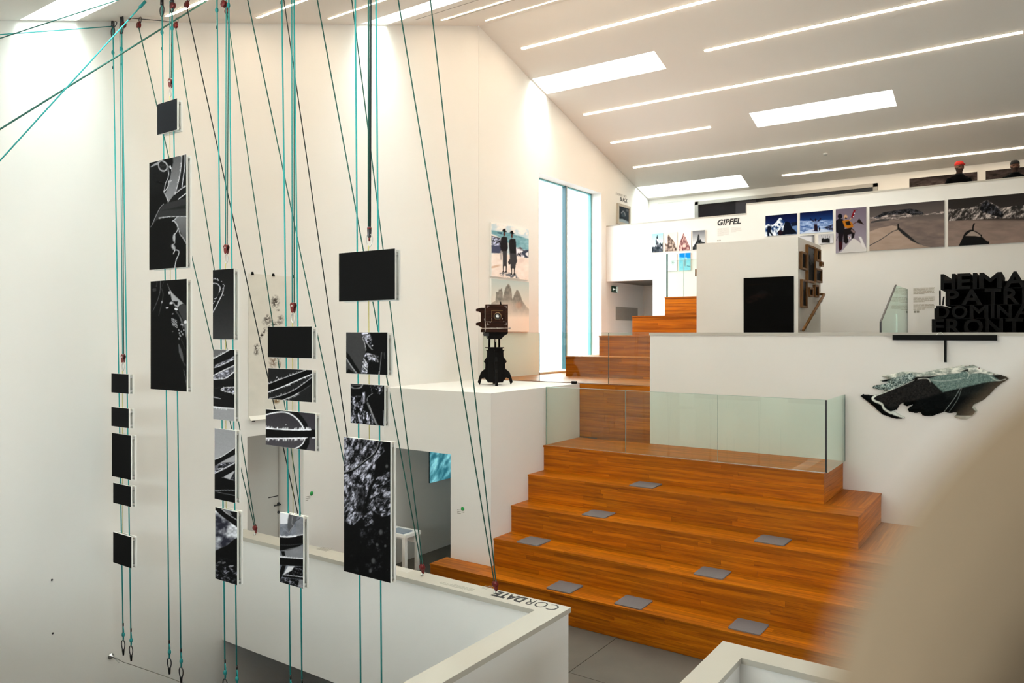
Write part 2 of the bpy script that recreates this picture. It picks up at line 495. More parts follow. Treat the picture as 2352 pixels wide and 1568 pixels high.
# upper floor
uf = struct(MB().box(XV, XR, YP + (.03), YG, Z0, ZU - .03).build('floor_upper', M_WOODC))
n = 0
y = YP + .0
random.seed(3)
while y < 14.6:
    x = XV
    while x < XW0 - .01:
        w = min(random.uniform(1.3, 2.6), XW0 - x)
        unit_box('plank', M_WOOD, uf, x + .001, x + w - .001, y + .001, y + .109, ZU - .03, ZU)
        x += w
    y += .11
MB().box(XW0, XR, YP + .18, YG, ZU - .03, ZU).build('screed', M_CONC, uf)
MB().box(XV, XW0, 14.6, YG, ZU - .03, ZU).build('floorboards', M_WOOD, uf)

# gallery front wall (with the low opening on its left), gallery floor
ZT1, ZT2 = onY(1500, 511.5, YG)[2], onY(1715, 470, YG)[2]
XO = onY(1499, 700, YG)[0]; ZO = onY(1396, 646, YG)[2]
XS = onY(1715, 480, YG)[0]
gw = MB()
gw.box(XV, XO, YG, YG + .2, ZO, ZT1)
gw.box(XO, XS, YG, YG + .2, ZU - .1, ZT1)
gw.box(XS, XR, YG, YG + .2, ZU - .1, ZT2)
struct(gw.build('wall_gallery', M_WALL))
gc = MB(); gc.box(XV, XS, YG - .008, YG + .21, ZT1, ZT1 + .03); gc.box(XS - .01, XR, YG - .008, YG + .21, ZT2, ZT2 + .03); gc.box(XS - .02, XS, YG - .004, YG + .204, ZT1, ZT2)
struct(gc.build('trim_4', M_CAP))
sbox('floor_gallery', M_CONC, XV, XR, YG + .2, YB, ZO, ZG)
ob = MB(); ob.box(XV, XO, YG + 2.3, YG + 2.4, ZU - .1, ZO); ob.box(XO, XO + .1, YG + .2, YG + 2.4, ZU - .1, ZO)
ob.box(XV, XO, YG, YG + 2.3, ZU - .1, ZU)
struct(ob.build('wall_under_gallery', M_DOOR))

# ------------------------------------------------------------------ tall window on the left wall
w = struct(MB().box(XV - T - .02, XV - T + .05, WY0, WY1, WZ0 - .02, WZ0 + .02).build('window_1', M_FRAMEG))
yt = onX(1297, 500, XV - T + .03)[1]
gx = XV - T + .02
MB().box(gx, gx + .012, WY0, yt - .05, WZ0 + .02, WZ1).build('pane', M_GLASS2, w)
MB().box(gx, gx + .012, yt + .06, WY1 - .05, WZ0 + .02, WZ1).build('pane', M_GLASS2, w)
MB().box(gx - .04, gx + .06, yt - .05, yt + .005, WZ0, WZ1).build('mullion', mat('teal_black_mullion', (.015, .07, .085), .4), w)
MB().box(gx - .04, gx + .06, yt + .005, yt + .06, WZ0, WZ1).build('mullion', mat('pale_mullion', (.55, .62, .62), .4), w)
MB().box(gx - .04, gx + .04, WY1 - .05, WY1 - .005, WZ0, WZ1).build('jamb_profile', mat('teal_profile', (.12, .38, .40), .4), w)
MB().box(gx - .04, gx + .04, WY0, WY1, WZ1 - .03, WZ1).build('head_profile', mat('teal_profile'), w)
# window board
MB().box(XV - T, XV + .02, WY0, WY1, WZ0, WZ0 + .03).build('window_sill', M_BOARD, w)

# ------------------------------------------------------------------ dark glazing on the back wall, service door outline
def back(px, py): return onY(px, py, YB)
dx0, dx1 = back(1597, 480)[0], back(2016, 430)[0]
dzt = back(1800, 443)[2]
dw = struct(MB().box(dx0, dx1, YB - .012, YB - .004, ZG + .3, dzt).build('window_20', M_DGLASS))
for (a, b, c, d) in ((dx0, dx1, dzt - .09, dzt), (dx0, dx0 + .10, ZG + .3, dzt), (dx1 - .10, dx1, ZG + .3, dzt)):
    MB().box(a, b, YB - .05, YB - .001, c, d).build('frame', M_FRAMEG, dw)
for k, (pa, pb, cc) in enumerate(((1690, 1737, (.030, .028, .033)), (1825, 1868, (.020, .022, .026)), (1868, 1940, (.008, .012, .018)), (1940, 2008, (.018, .022, .028)))):
    MB().box(back(pa, 470)[0], back(pb, 450)[0], YB - .016, YB - .013, ZG + .3, dzt - .10).build('pane', mat('dark_pane_%d' % k, cc, .2, spec=.2), dw)
ow = MB(); ox0, ox1, ozt = back(1511, 480)[0], back(1567, 480)[0], back(1540, 464)[2]
for (a, b, c, d) in ((ox0, ox1, ozt - .012, ozt), (ox0, ox0 + .012, ZG, ozt), (ox1 - .012, ox1, ZG, ozt)):
    ow.box(a, b, YB - .004, YB, c, d)
struct(ow.build('door_2', mat('shadow_gap', (.55, .58, .58), .9)))

# ------------------------------------------------------------------ linear ceiling lamps
def strip(y, x0, x1, label, w=.055):
    z = ceil_z(y); sl_ = SN if y < RY else SF
    r = thing('ceiling_light', label, 'lamp', (x0, y, z), 'linear ceiling lamps')
    def bar(nm, hw, d0, d1, m, e=0):
        mb = MB()
        v = []
        for x in (x0 - e, x1 + e):
            for yy, dd in ((y - hw, d0), (y + hw, d0), (y + hw, d1), (y - hw, d1)):
                v.append((x, yy, z + sl_ * (yy - y) - dd))
        mb.add(v, [(0, 1, 2, 3), (7, 6, 5, 4), (0, 4, 5, 1), (1, 5, 6, 2), (2, 6, 7, 3), (3, 7, 4, 0)])
        mb.build(nm, m, r)
    bar('housing', w / 2 + .006, 0.0005, .006, M_BOARD, .006)
    bar('diffuser', w / 2, .006, .011, M_LAMP)
LAMPS = [
    (13.24, -8.96, -1.2, 'long bright ceiling strip nearest beyond the roof ridge'),
    (14.57, -5.46, -.9, 'bright ceiling strip starting right of the skylight against the wall'),
    (15.89, -8.96, -.22, 'long ceiling strip running between the two far roof skylights'),
    (17.26, -8.94, -6.33, 'short ceiling strip left of the middle skylight'),
    (18.59, -8.95, -.1, 'long ceiling strip just beyond the middle skylight'),
    (19.97, -5.41, -.1, 'ceiling strip farthest back, over the two people on the gallery'),
    (5.36, -9.05, -6.8, 'ceiling strip crossing behind the second column of ropes'),
    (6.71, -9.04, -4.9, 'ceiling strip starting above the narrow third panel column'),
    (8.00, -9.01, -5.6, 'ceiling strip just left of the roof skylight over the right panel column'),
    (10.62, -8.95, -4.6, 'ceiling strip between the two dark ceiling grooves'),
    (11.92, -8.92, -3.1, 'ceiling strip nearest in front of the roof ridge'),
    (2.60, -8.0, -3.0, 'added unseen ceiling strip over the near stairwell, before the first rope column'),  # this strip and those below are added light, outside the view
    (1.20, -8.0, -2.0, 'added unseen ceiling strip over the viewing gallery edge'),
    (6.71, -3.4, -.6, 'added unseen ceiling strip over the second stairwell'),
    (-.60, -6.0, -1.0, 'added unseen ceiling strip behind the viewing gallery edge'),
]
for y, a, b, l in LAMPS: strip(y, a, b, l)
# unlit grooves
for k, (y, x0, x1) in enumerate(((9.95, -8.98, -3.2), (10.82, -8.96, -3.2))):
    z = ceil_z(y); mb = MB()
    v = []
    for x in (x0, x1):
        for yy, dd in ((y - .012, 0.0), (y + .012, 0.0), (y + .012, .003), (y - .012, .003)): v.append((x, yy, z + SN * (yy - y) - dd))
    mb.add(v, [(0, 1, 2, 3), (7, 6, 5, 4), (0, 4, 5, 1), (1, 5, 6, 2), (2, 6, 7, 3), (3, 7, 4, 0)])
    struct(mb.build('trim_%d' % (5 + k), mat('groove_shadow', (.36, .33, .30), .9)))
# smoke detector
p = onC(1896, 352, True)
sd = thing('smoke_detector', 'small white round smoke detector on the sloping ceiling', 'detector', (p[0], p[1], p[2] - .05))
MB().lathe([(.05, 0), (.06, -.012), (.06, -.02)], (p[0], p[1], p[2] - .0), 20).build('base', M_BOARD, sd)
MB().lathe([(.045, -.02), (.04, -.045), (.015, -.05)], (p[0], p[1], p[2]), 20).build('sensor_head', mat('grey_plastic', (.4, .4, .38), .5), sd)

# ------------------------------------------------------------------ wooden seating steps
def planked_face_x(parent, x0, x1, y_front, z0, z1, n, seed, th=.022, lo=1.3, hi=2.7):
    # riser facing -Y made of horizontal strips
    rnd = random.Random(seed); h = (z1 - z0) / n
    for k in range(n):
        x = x0; first = True
        while x < x1 - .01:
            L = rnd.uniform(lo, hi) * (rnd.uniform(.3, 1) if first else 1); first = False
            if x1 - (x + L) < .5: L = x1 - x
            unit_box('plank', M_WOOD, parent, x + .0008, x + L - .0008, y_front, y_front + th, z0 + k * h + .0006, z0 + (k + 1) * h - .0006)
            x += L
def planked_face_y(parent, x_right, y0, y1, z0, z1, n, th=.022):
    h = (z1 - z0) / n
    for k in range(n):
        unit_box('plank', M_WOODY, parent, x_right - th, x_right, y0 + .001, y1 - .001, z0 + k * h + .0006, z0 + (k + 1) * h - .0006)
def planked_top_x(parent, x0, x1, y0, y1, z, n, seed, th=.028, nose=.020, lo=1.3, hi=2.7):
    rnd = random.Random(seed); d = (y1 - y0 + nose) / n
    for k in range(n):
        x = x0; first = True
        while x < x1 - .01:
            L = rnd.uniform(lo, hi) * (rnd.uniform(.3, 1) if first else 1); first = False
            if x1 - (x + L) < .5: L = x1 - x
            unit_box('plank', M_WOOD, parent, x + .0008, x + L - .0008, y0 - nose + k * d + .0006, y0 - nose + (k + 1) * d - .0006, z - th, z)
            x += L
TIER_Y = [9.17, 9.66, 10.14, 10.64, 11.13]
TIER_Z = [-3.67, -3.24, -2.81, -2.38, -1.95]
TIER_X1 = [-.30, -.85, -1.38, -1.92, -2.45]
seat = thing('seating_steps', 'broad tiered orange-brown wooden seating steps facing the hall', 'steps', (-4.8, 9.17, Z0))
TIERS = []
for k in range(5):
    x0 = -7.97 if k == 0 else BX1
    x1 = TIER_X1[k]; y0 = TIER_Y[k]; zt = TIER_Z[k]; zb = Z0 if k == 0 else TIER_Z[k - 1]
    core = MB().box(BX1 + .002, x1 - .024, y0 + .024, YP - .002, zb, zt - .03)
    if k == 0: core.box(x0 + .024, BX1 + .002, y0 + .024, BY0 - .002, zb, zt - .03)
    t = core.build('tier', M_WOODC, seat)
    TIERS.append(t)
    n = 6
    # front riser below the nosing
    x0f = x0
    planked_face_x(t, x0f, x1, y0, zb, zt - .0295, n, 40 + k)
    if k == 0:
        planked_face_y(t, x0 + .022, y0 + .03, BY0, zb, zt - .03, n)
    planked_face_y(t, x1, y0 + .023, YP - .001, zb, zt - .0295, n)
    yn = TIER_Y[k + 1] if k < 4 else YP
    if k < 4:
        # front run up to the mitre, then the return along the right end
        xe = TIER_X1[k + 1]
        if k == 0:
            planked_top_x(t, x0, BX1, y0, BY0, zt, 4, 70)
            planked_top_x(t, BX1, x1 + .006, y0, yn, zt, 5, 71)
        else:
            planked_top_x(t, x0, x1 + .006, y0, yn, zt, 5, 70 + k)
        nx = 5; dx = (x1 + .006 - xe) / nx
        for q in range(nx):
            unit_box('plank', M_WOODY, t, xe + q * dx + .0006, xe + (q + 1) * dx - .0006, yn + .001, YP - .001, zt - .028, zt)
    else:
        planked_top_x(t, x0, x1 + .006, y0, YP - .001, zt, 12, 75)
# wooden wall from the platform up to the upper floor
rw = thing('plank_wall', 'dark wooden plank wall rising behind the glass of the landing', 'wall panel', (-6.3, YP, TIER_Z[4]))
MB().box(BX1 + .002, XW0 - .002, YP + .023, YP + .03, TIER_Z[4] + .001, ZU - .03).build('backing', M_WOODC, rw)
planked_face_x(rw, BX1 + .002, XW0 - .002, YP + .001, TIER_Z[4] + .001, ZU, 9, 91, lo=.5, hi=1.4)

# low wooden box beside the passage and the white side table in it
bx = thing('wooden_box_bench', 'low wooden box bench against the white wall behind the stairwell', 'bench', (XV + .3, 8.9, Z0))
c = MB().box(XV + .002, -8.72, 8.68, 9.12, Z0, -3.66).build('box_core', M_WOODC, bx)
planked_face_x(bx, XV + .002, -8.70, 8.66, Z0, -3.66, 5, 5)
planked_top_x(bx, XV + .002, -8.70, 8.66, 9.14, -3.63, 5, 6)
tb = thing('side_table', 'small white side table with a booklet beside the passage', 'table', (-8.75, 9.35, Z0))
MB().box(-9.30, -8.50, 9.16, 9.54, -3.36, -3.31).build('table_top', M_BOARD, tb)
for x in (-9.28, -8.58):
    for y in (9.17, 9.47):
        MB().box(x, x + .06, y, y + .06, Z0, -3.36).build('leg', M_BOARD, tb)
MB().box(-9.24, -8.58, 9.46, 9.50, -3.50, -3.36).build('apron', M_BOARD, tb)
tag(MB().box(-8.90, -8.58, 9.20, 9.42, -3.31, -3.29).build('booklet', mat('booklet_cover', (.25, .30, .36), .5)), 'flat grey blue booklet on the white side table', 'booklet')

# upper stair of large wooden steps
ST = [(-8.55, 14.36, ZU, -.504), (-8.12, 15.10, -.504, -.054), (-7.66, 15.85, -.054, .396), (-7.19, 16.60, .396, .846)]
stair = thing('stair_steps', 'four large wooden steps climbing beside the bright window', 'steps', (-7.0, 14.36, ZU))
for k, (x0, y0, zb, zt) in enumerate(ST):
    x1 = -5.57
    t = MB().box(x0 + .023, x1, y0 + .023, YG - .003, zb, zt - .03).build('step', M_WOODC, stair)
    planked_face_x(t, x0, x1, y0, zb, zt - .0295, 6, 110 + k, lo=1.0, hi=3.4)
    for q in range(6):
        h = (zt - .0295 - zb) / 6
        unit_box('plank', M_WOODY, t, x0, x0 + .022, y0 + .023, YG - .003, zb + q * h + .0006, zb + (q + 1) * h - .0006)
    yn = ST[k + 1][1] if k < 3 else YG - .003
    planked_top_x(t, x0, x1, y0, yn, zt, 7, 120 + k)
    if k < 3:
        MB().box(x0, ST[k + 1][0], yn, YG - .003, zt - .028, zt).build('tread_return', M_WOODY, t)

# ------------------------------------------------------------------ glass balustrades
def glass_run_x(root, xs, y, z0, z1, th=.02, seam=M_EDGEL):
    for a, b in zip(xs[:-1], xs[1:]):
        g = MB().box(a + .006, b - .006, y, y + th, z0, z1).build('glass_panel', M_GLASS, root)
        MB().box(b - .0085, b - .0062, y - .0005, y + th + .0005, z0, z1 + .0005).build('polished_edge', seam, g)
        MB().box(a + .008, b - .009, y + .001, y + th - .001, z1 - .0005, z1 + .004).build('top_edge', M_EDGEL, g)
zt5 = TIER_Z[4]
gb = thing('glass_balustrade', 'greenish glass balustrade around the top landing of the wooden steps', 'balustrade', (-4.8, 11.16, zt5))
gy = 11.165; gz1 = onY(1253, 888, gy)[2]
gxs = [BX1 + .03] + [onY(px, 1000, gy)[0] for px in (1437, 1649)] + [onY(1897, 1000, gy)[0]]
glass_run_x(gb, gxs, gy, zt5, gz1)
MB().box(gxs[-1] + .0, gxs[-1] + .02, gy + .004, YP - .02, zt5, gz1).build('glass_panel', M_GLASS, gb)
MB().box(gxs[-1] - .010, gxs[-1] + .012, gy - .001, gy + .006, zt5, gz1 + .002).build('corner_joint', M_BLACKS, gb)
MB().box(gxs[-1] - .0, gxs[-1] + .02, YP - .028, YP - .020, zt5, gz1).build('polished_edge', M_EDGE, gb)
MB().box(gxs[0], gxs[-1], gy - .008, gy - .001, zt5, zt5 + .008).build('base_rail', M_STEEL, gb)
MB().box(gxs[0] - .012, gxs[0], gy, gy + .02, zt5, gz1).build('polished_edge', M_EDGEL, gb)
g2 = thing('glass_balustrade', 'clear glass balustrade on the upper floor edge behind the antique camera', 'balustrade', (-7.5, 12.5, ZU))
y2 = 12.44; z2 = onY(1300, 764.2, y2)[2]
x2s = [XV + .01] + [onY(px, 800, y2)[0] for px in (1239, 1398)] + [XW0 - .01]
glass_run_x(g2, x2s, y2, ZU, z2, seam=M_EDGE)
MB().box(x2s[0], x2s[-1], y2 - .012, y2 - .001, ZU, ZU + .01).build('base_rail', M_WOODC, g2)
g3 = thing('glass_balustrade', 'glass balustrade on the topmost wooden step under the summit pictures', 'balustrade', (-6.4, 17, .846))
y3 = 16.72
x3s = [onY(px, 650, y3)[0] for px in (1533, 1570)] + [-5.58]
glass_run_x(g3, x3s, y3, .846, onY(1590, 596, y3)[2])
MB().box(x3s[0] - .03, x3s[0] + .004, y3, y3 + .02, .846, onY(1533, 583, y3)[2]).build('polished_edge', M_EDGE, g3)
# stair balustrade right of the box room
xg = -2.18
pa = [onX(2023, 740, xg), onX(2058, 655, xg), onX(2083, 663, xg)]
g4 = thing('glass_balustrade', 'sloping glass stair balustrade with black front edge beside the letter sculpture', 'balustrade', (xg, pa[0][1], ZU))
ym = onX(2060, 700, xg)[1]
pts = [(pa[0][1], ZU), (pa[0][1], pa[0][2]), (pa[1][1], pa[1][2]), (pa[2][1], pa[1][2]), (pa[2][1], ZU)]
a = pts[:3] + [(ym, pa[1][2]), (ym, ZU)]
MB().prism(a, 0, xg - .01, xg + .01).build('glass_panel', M_GLASS, g4)
MB().prism([(ym + .01, ZU), (ym + .01, pa[1][2]), (pa[2][1], pa[1][2]), (pa[2][1], ZU)], 0, xg - .01, xg + .01).build('glass_panel', M_GLASS, g4)
e = MB(); d = .035
e.prism([(pa[0][1] - d, ZU), (pa[0][1] - d, pa[0][2] + .01), (pa[1][1] - d, pa[1][2] + .01), (pa[1][1] + .02, pa[1][2] + .01), (pa[0][1], pa[0][2]), (pa[0][1], ZU)], 0, xg - .013, xg + .013)
e.build('front_edge', M_BLACKS, g4)
MB().box(xg - .011, xg + .011, pa[2][1], pa[2][1] + .03, ZU, pa[1][2]).build('polished_edge', M_EDGE, g4)

# ------------------------------------------------------------------ grey felt seat pads
PADS = [(1484, 1112, 3, 'topmost grey felt seat pad, alone on the highest bench'),
        (1375, 1179, 2, 'grey felt seat pad at left on the third bench up'),
        (1777, 1238, 2, 'grey felt seat pad at right on the third bench up'),
        (1225, 1242, 1, 'leftmost grey felt seat pad, beside the white block corner'),
        (1637, 1314, 1, 'grey felt seat pad right of centre on the second bench'),
        (1297, 1347, 0, 'grey felt seat pad at left on the lowest bench'),
        (1455, 1382, 0, 'middle grey felt seat pad on the lowest bench'),
        (1720, 1437, 0, 'nearest grey felt seat pad at right on the lowest bench')]
rnd = random.Random(2)
for px, py, k, l in PADS:
    p = onZ(px, py, TIER_Z[k] + .012)
    s = .200; a = rnd.uniform(-.02, .02)
    p[1] = min(max(p[1], TIER_Y[k] + s - .01), TIER_Y[k + 1] - s - .015)
    mb = MB()
    ca, sa = math.cos(a), math.sin(a)
    q = [(p[0] + ca * x - sa * y, p[1] + sa * x + ca * y) for x, y in ((-s, -s + .02), (-s + .02, -s), (s - .02, -s), (s, -s + .02), (s, s - .02), (s - .02, s), (-s + .02, s), (-s, s - .02))]
    mb.prism(q, 2, TIER_Z[k] + .001, TIER_Z[k] + .014)
    tag(mb.build('seat_pad', M_FELT), l, 'seat pad', 'grey felt seat pads on the wooden benches')
p = onZ(1385, 995, zt5 + .01)
tag(MB().box(p[0] - .33, p[0] + .22, p[1] - .10, min(p[1] + .35, YP - .01), zt5 + .001, zt5 + .014).build('floor_mat', M_DFELT), 'dark blue grey mat lying on the landing behind glass', 'mat')

# ------------------------------------------------------------------ box room with black picture
cy0 = 14.40
cx0, cx1 = onY(1600, 600, cy0)[0], onY(1833, 600, cy0)[0]
cyb = onX(1885, 600, cx1)[1]; czt = onY(1600, 560, cy0)[2]
struct(MB().box(cx0, cx1, cy0, cyb, ZU, czt).build('wall_box_room', M_WALL))

# ------------------------------------------------------------------ flat prints: a small painter working on a grid of coloured points
def _hash(ix, iy, seed):
    h = (ix.astype(np.int64) * 374761393 + iy.astype(np.int64) * 668265263 + seed * 974711) & 0x7fffffff
    h = ((h ^ (h >> 13)) * 1274126177) & 0x7fffffff
    return ((h ^ (h >> 16)) & 0xffff) / 65535.0
def vnoise(x, y, seed=0):
    ix, iy = np.floor(x), np.floor(y); fx, fy = x - ix, y - iy
    fx = fx * fx * (3 - 2 * fx); fy = fy * fy * (3 - 2 * fy)
    a = _hash(ix, iy, seed); b = _hash(ix + 1, iy, seed); c = _hash(ix, iy + 1, seed); d = _hash(ix + 1, iy + 1, seed)
    return (a * (1 - fx) + b * fx) * (1 - fy) + (c * (1 - fx) + d * fx) * fy
def fbm(x, y, seed=0, o=4):
    t = 0; a = .5; n = 0
    for k in range(o):
        t = t + a * vnoise(x, y, seed + k * 13); n += a; a *= .55; x = x * 2.03; y = y * 2.03
    return t / n
def g3(v): return np.array([v, v, v * 1.03]) if not hasattr(v, '__len__') else np.array(v, float)
class Cv:
    # quad: TL, TR, BL, BR in the drawing's own coordinates
    def __init__(s, quad, nx, ny, bg=.06):
        u, v = np.meshgrid(np.linspace(0, 1, nx), np.linspace(0, 1, ny))
        q = [np.array(p, float) for p in quad]
        P = [(1 - u) * (1 - v) * q[0][i] + u * (1 - v) * q[1][i] + (1 - u) * v * q[2][i] + u * v * q[3][i] for i in (0, 1)]
        s.X, s.Y = P; s.u, s.v = u, v
        s.px = np.linalg.norm(q[1] - q[0]) / nx
        s.img = np.zeros((ny, nx, 3)); s.img[:] = g3(bg)
    def blend(s, m, c):
        m = np.clip(m, 0, 1)[..., None]
        c = c if (hasattr(c, 'shape') and c.ndim == 3) else g3(c)
        s.img = s.img * (1 - m) + c * m
    def gray(s, f): return f[..., None] * np.array([1, 1, 1.03])
    def lerp(s, c0, c1, f): f = np.clip(f, 0, 1)[..., None]; return g3(c0) * (1 - f) + g3(c1) * f
    def dist(s, pts, closed=False):
        d = np.full(s.X.shape, 1e9)
        n = len(pts)
        for i in range(n if closed else n - 1):
            ax, ay = pts[i]; bx, by = pts[(i + 1) % n]
            ex, ey = bx - ax, by - ay; L = ex * ex + ey * ey + 1e-9
            t = np.clip(((s.X - ax) * ex + (s.Y - ay) * ey) / L, 0, 1)
            d = np.minimum(d, np.hypot(s.X - ax - t * ex, s.Y - ay - t * ey))
        return d
    def pmask(s, pts, soft=None):
        ins = np.zeros(s.X.shape, bool); n = len(pts)
        for i in range(n):
            ax, ay = pts[i]; bx, by = pts[(i + 1) % n]
            if ay == by: continue
            c = (s.Y > min(ay, by)) & (s.Y <= max(ay, by))
            xi = ax + (s.Y - ay) * (bx - ax) / (by - ay)
            ins ^= c & (s.X < xi)
        d = s.dist(pts, True); d = np.where(ins, d, -d)
        w = soft or s.px
        return np.clip(d / w + .5, 0, 1)
    def poly(s, pts, c, a=1., soft=None): s.blend(s.pmask(pts, soft) * a, c); return s
    def curve(s, pts, n=6):
        P = [np.array(p, float) for p in pts]; P = [2 * P[0] - P[1]] + P + [2 * P[-1] - P[-2]]; out = []
        for i in range(1, len(P) - 2):
            for k in range(n):
                t = k / n
                out.append(tuple(.5 * ((2 * P[i]) + (P[i + 1] - P[i - 1]) * t + (2 * P[i - 1] - 5 * P[i] + 4 * P[i + 1] - P[i + 2]) * t * t + (3 * P[i] - P[i - 1] - 3 * P[i + 1] + P[i + 2]) * t ** 3)))
        out.append(tuple(P[-2])); return out
    def line(s, pts, c, w, a=1., smooth=True):
        if smooth and len(pts) > 2: pts = s.curve(pts)
        d = s.dist(pts); s.blend(np.clip((w / 2 - d) / s.px + .5, 0, 1) * a, c); return s
    def frost(s, pts, w, seed=1, n=30, side=1, L=None, c=.92, a=1.):
        rnd = random.Random(seed)
        if len(pts) > 2: pts = s.curve(pts)
        s.line(pts, c, w, a, False)
        L = L or w * 3
        for k in range(n):
            i = rnd.randrange(len(pts) - 1); t = rnd.random()
            p = (np.array(pts[i]) * (1 - t) + np.array(pts[i + 1]) * t); d = np.array(pts[i + 1], float) - np.array(pts[i]); d /= np.linalg.norm(d) + 1e-9
            nn = np.array([d[1], -d[0]]) * side; l = L * rnd.uniform(.3, 1)
            s.line([tuple(p), tuple(p + nn * l)], c, w * .6, a * .8, False)
        return s
    def ell(s, cx, cy, rx, ry, c, a=1., rot=0., soft=.15):
        ca, sa = math.cos(rot), math.sin(rot)
        x = (s.X - cx) * ca + (s.Y - cy) * sa; y = -(s.X - cx) * sa + (s.Y - cy) * ca
        d = np.hypot(x / rx, y / ry); s.blend(np.clip((1 - d) / soft + .5, 0, 1) * a, c); return s
    def grad(s, c0, c1, power=1.): s.blend(np.ones_like(s.v), s.lerp(c0, c1, s.v ** power)); return s
    def rock(s, mask, sx, sy, seed, lo=.03, hi=.55, thr=.5, tilt=0., o=5, tint=(1, 1, 1.06)):
        x = s.X + s.Y * tilt
        f = fbm(x / sx, s.Y / sy, seed, o); f2 = fbm(x / sx * 3.1, s.Y / sy * 3.1, seed + 50, 3)
        q = np.clip((f * .65 + f2 * .35 - thr + .1) / .28, 0, 1) ** 1.6
        s.blend(mask, s.gray(lo + (hi - lo) * q) * np.array(tint)); return s
    def rand(s, a=.01, seed=3):
        n = (fbm(s.X / (s.px * 2), s.Y / (s.px * 2), seed, 2) - .5)[..., None]; s.img = np.clip(s.img + n * a * 2, 0, 1); return s

def print_mesh(name, cv, P00, P10, P01, parent, off=(0, 0, 0)):
    # P00 top-left, P10 top-right, P01 bottom-left corners in metres
    ny, nx, _ = cv.img.shape
    P00, P10, P01 = (np.array(p, float) + np.array(off) for p in (P00, P10, P01))
    u, v = cv.u[..., None], cv.v[..., None]
    V = (P00 + (P10 - P00) * u + (P01 - P00) * v).reshape(-1, 3)
    org = np.array(WORG[parent.name])
    idx = np.arange(nx * ny).reshape(ny, nx)
    fc = np.stack([idx[1:, :-1], idx[1:, 1:], idx[:-1, 1:], idx[:-1, :-1]], -1).reshape(-1, 4)
    me = bpy.data.meshes.new(name)
    me.vertices.add(len(V)); me.vertices.foreach_set('co', (V - org).astype(np.float32).ravel())
    me.loops.add(fc.size); me.loops.foreach_set('vertex_index', fc.astype(np.int32).ravel())
    me.polygons.add(len(fc)); me.polygons.foreach_set('loop_start', np.arange(0, fc.size, 4, dtype=np.int32))
    me.polygons.foreach_set('loop_total', np.full(len(fc), 4, np.int32))
    me.update(calc_edges=True)
    ca = me.color_attributes.new('Print', 'FLOAT_COLOR', 'POINT')
    c = np.clip(cv.img.reshape(-1, 3), 0, 1)
    lin = np.where(c <= .04045, c / 12.92, ((c + .055) / 1.055) ** 2.4)
    ca.data.foreach_set('color', np.c_[lin, np.ones(len(lin))].astype(np.float32).ravel())
    me.materials.append(M_PRINT)
    return link(name, me, parent, tuple(org))

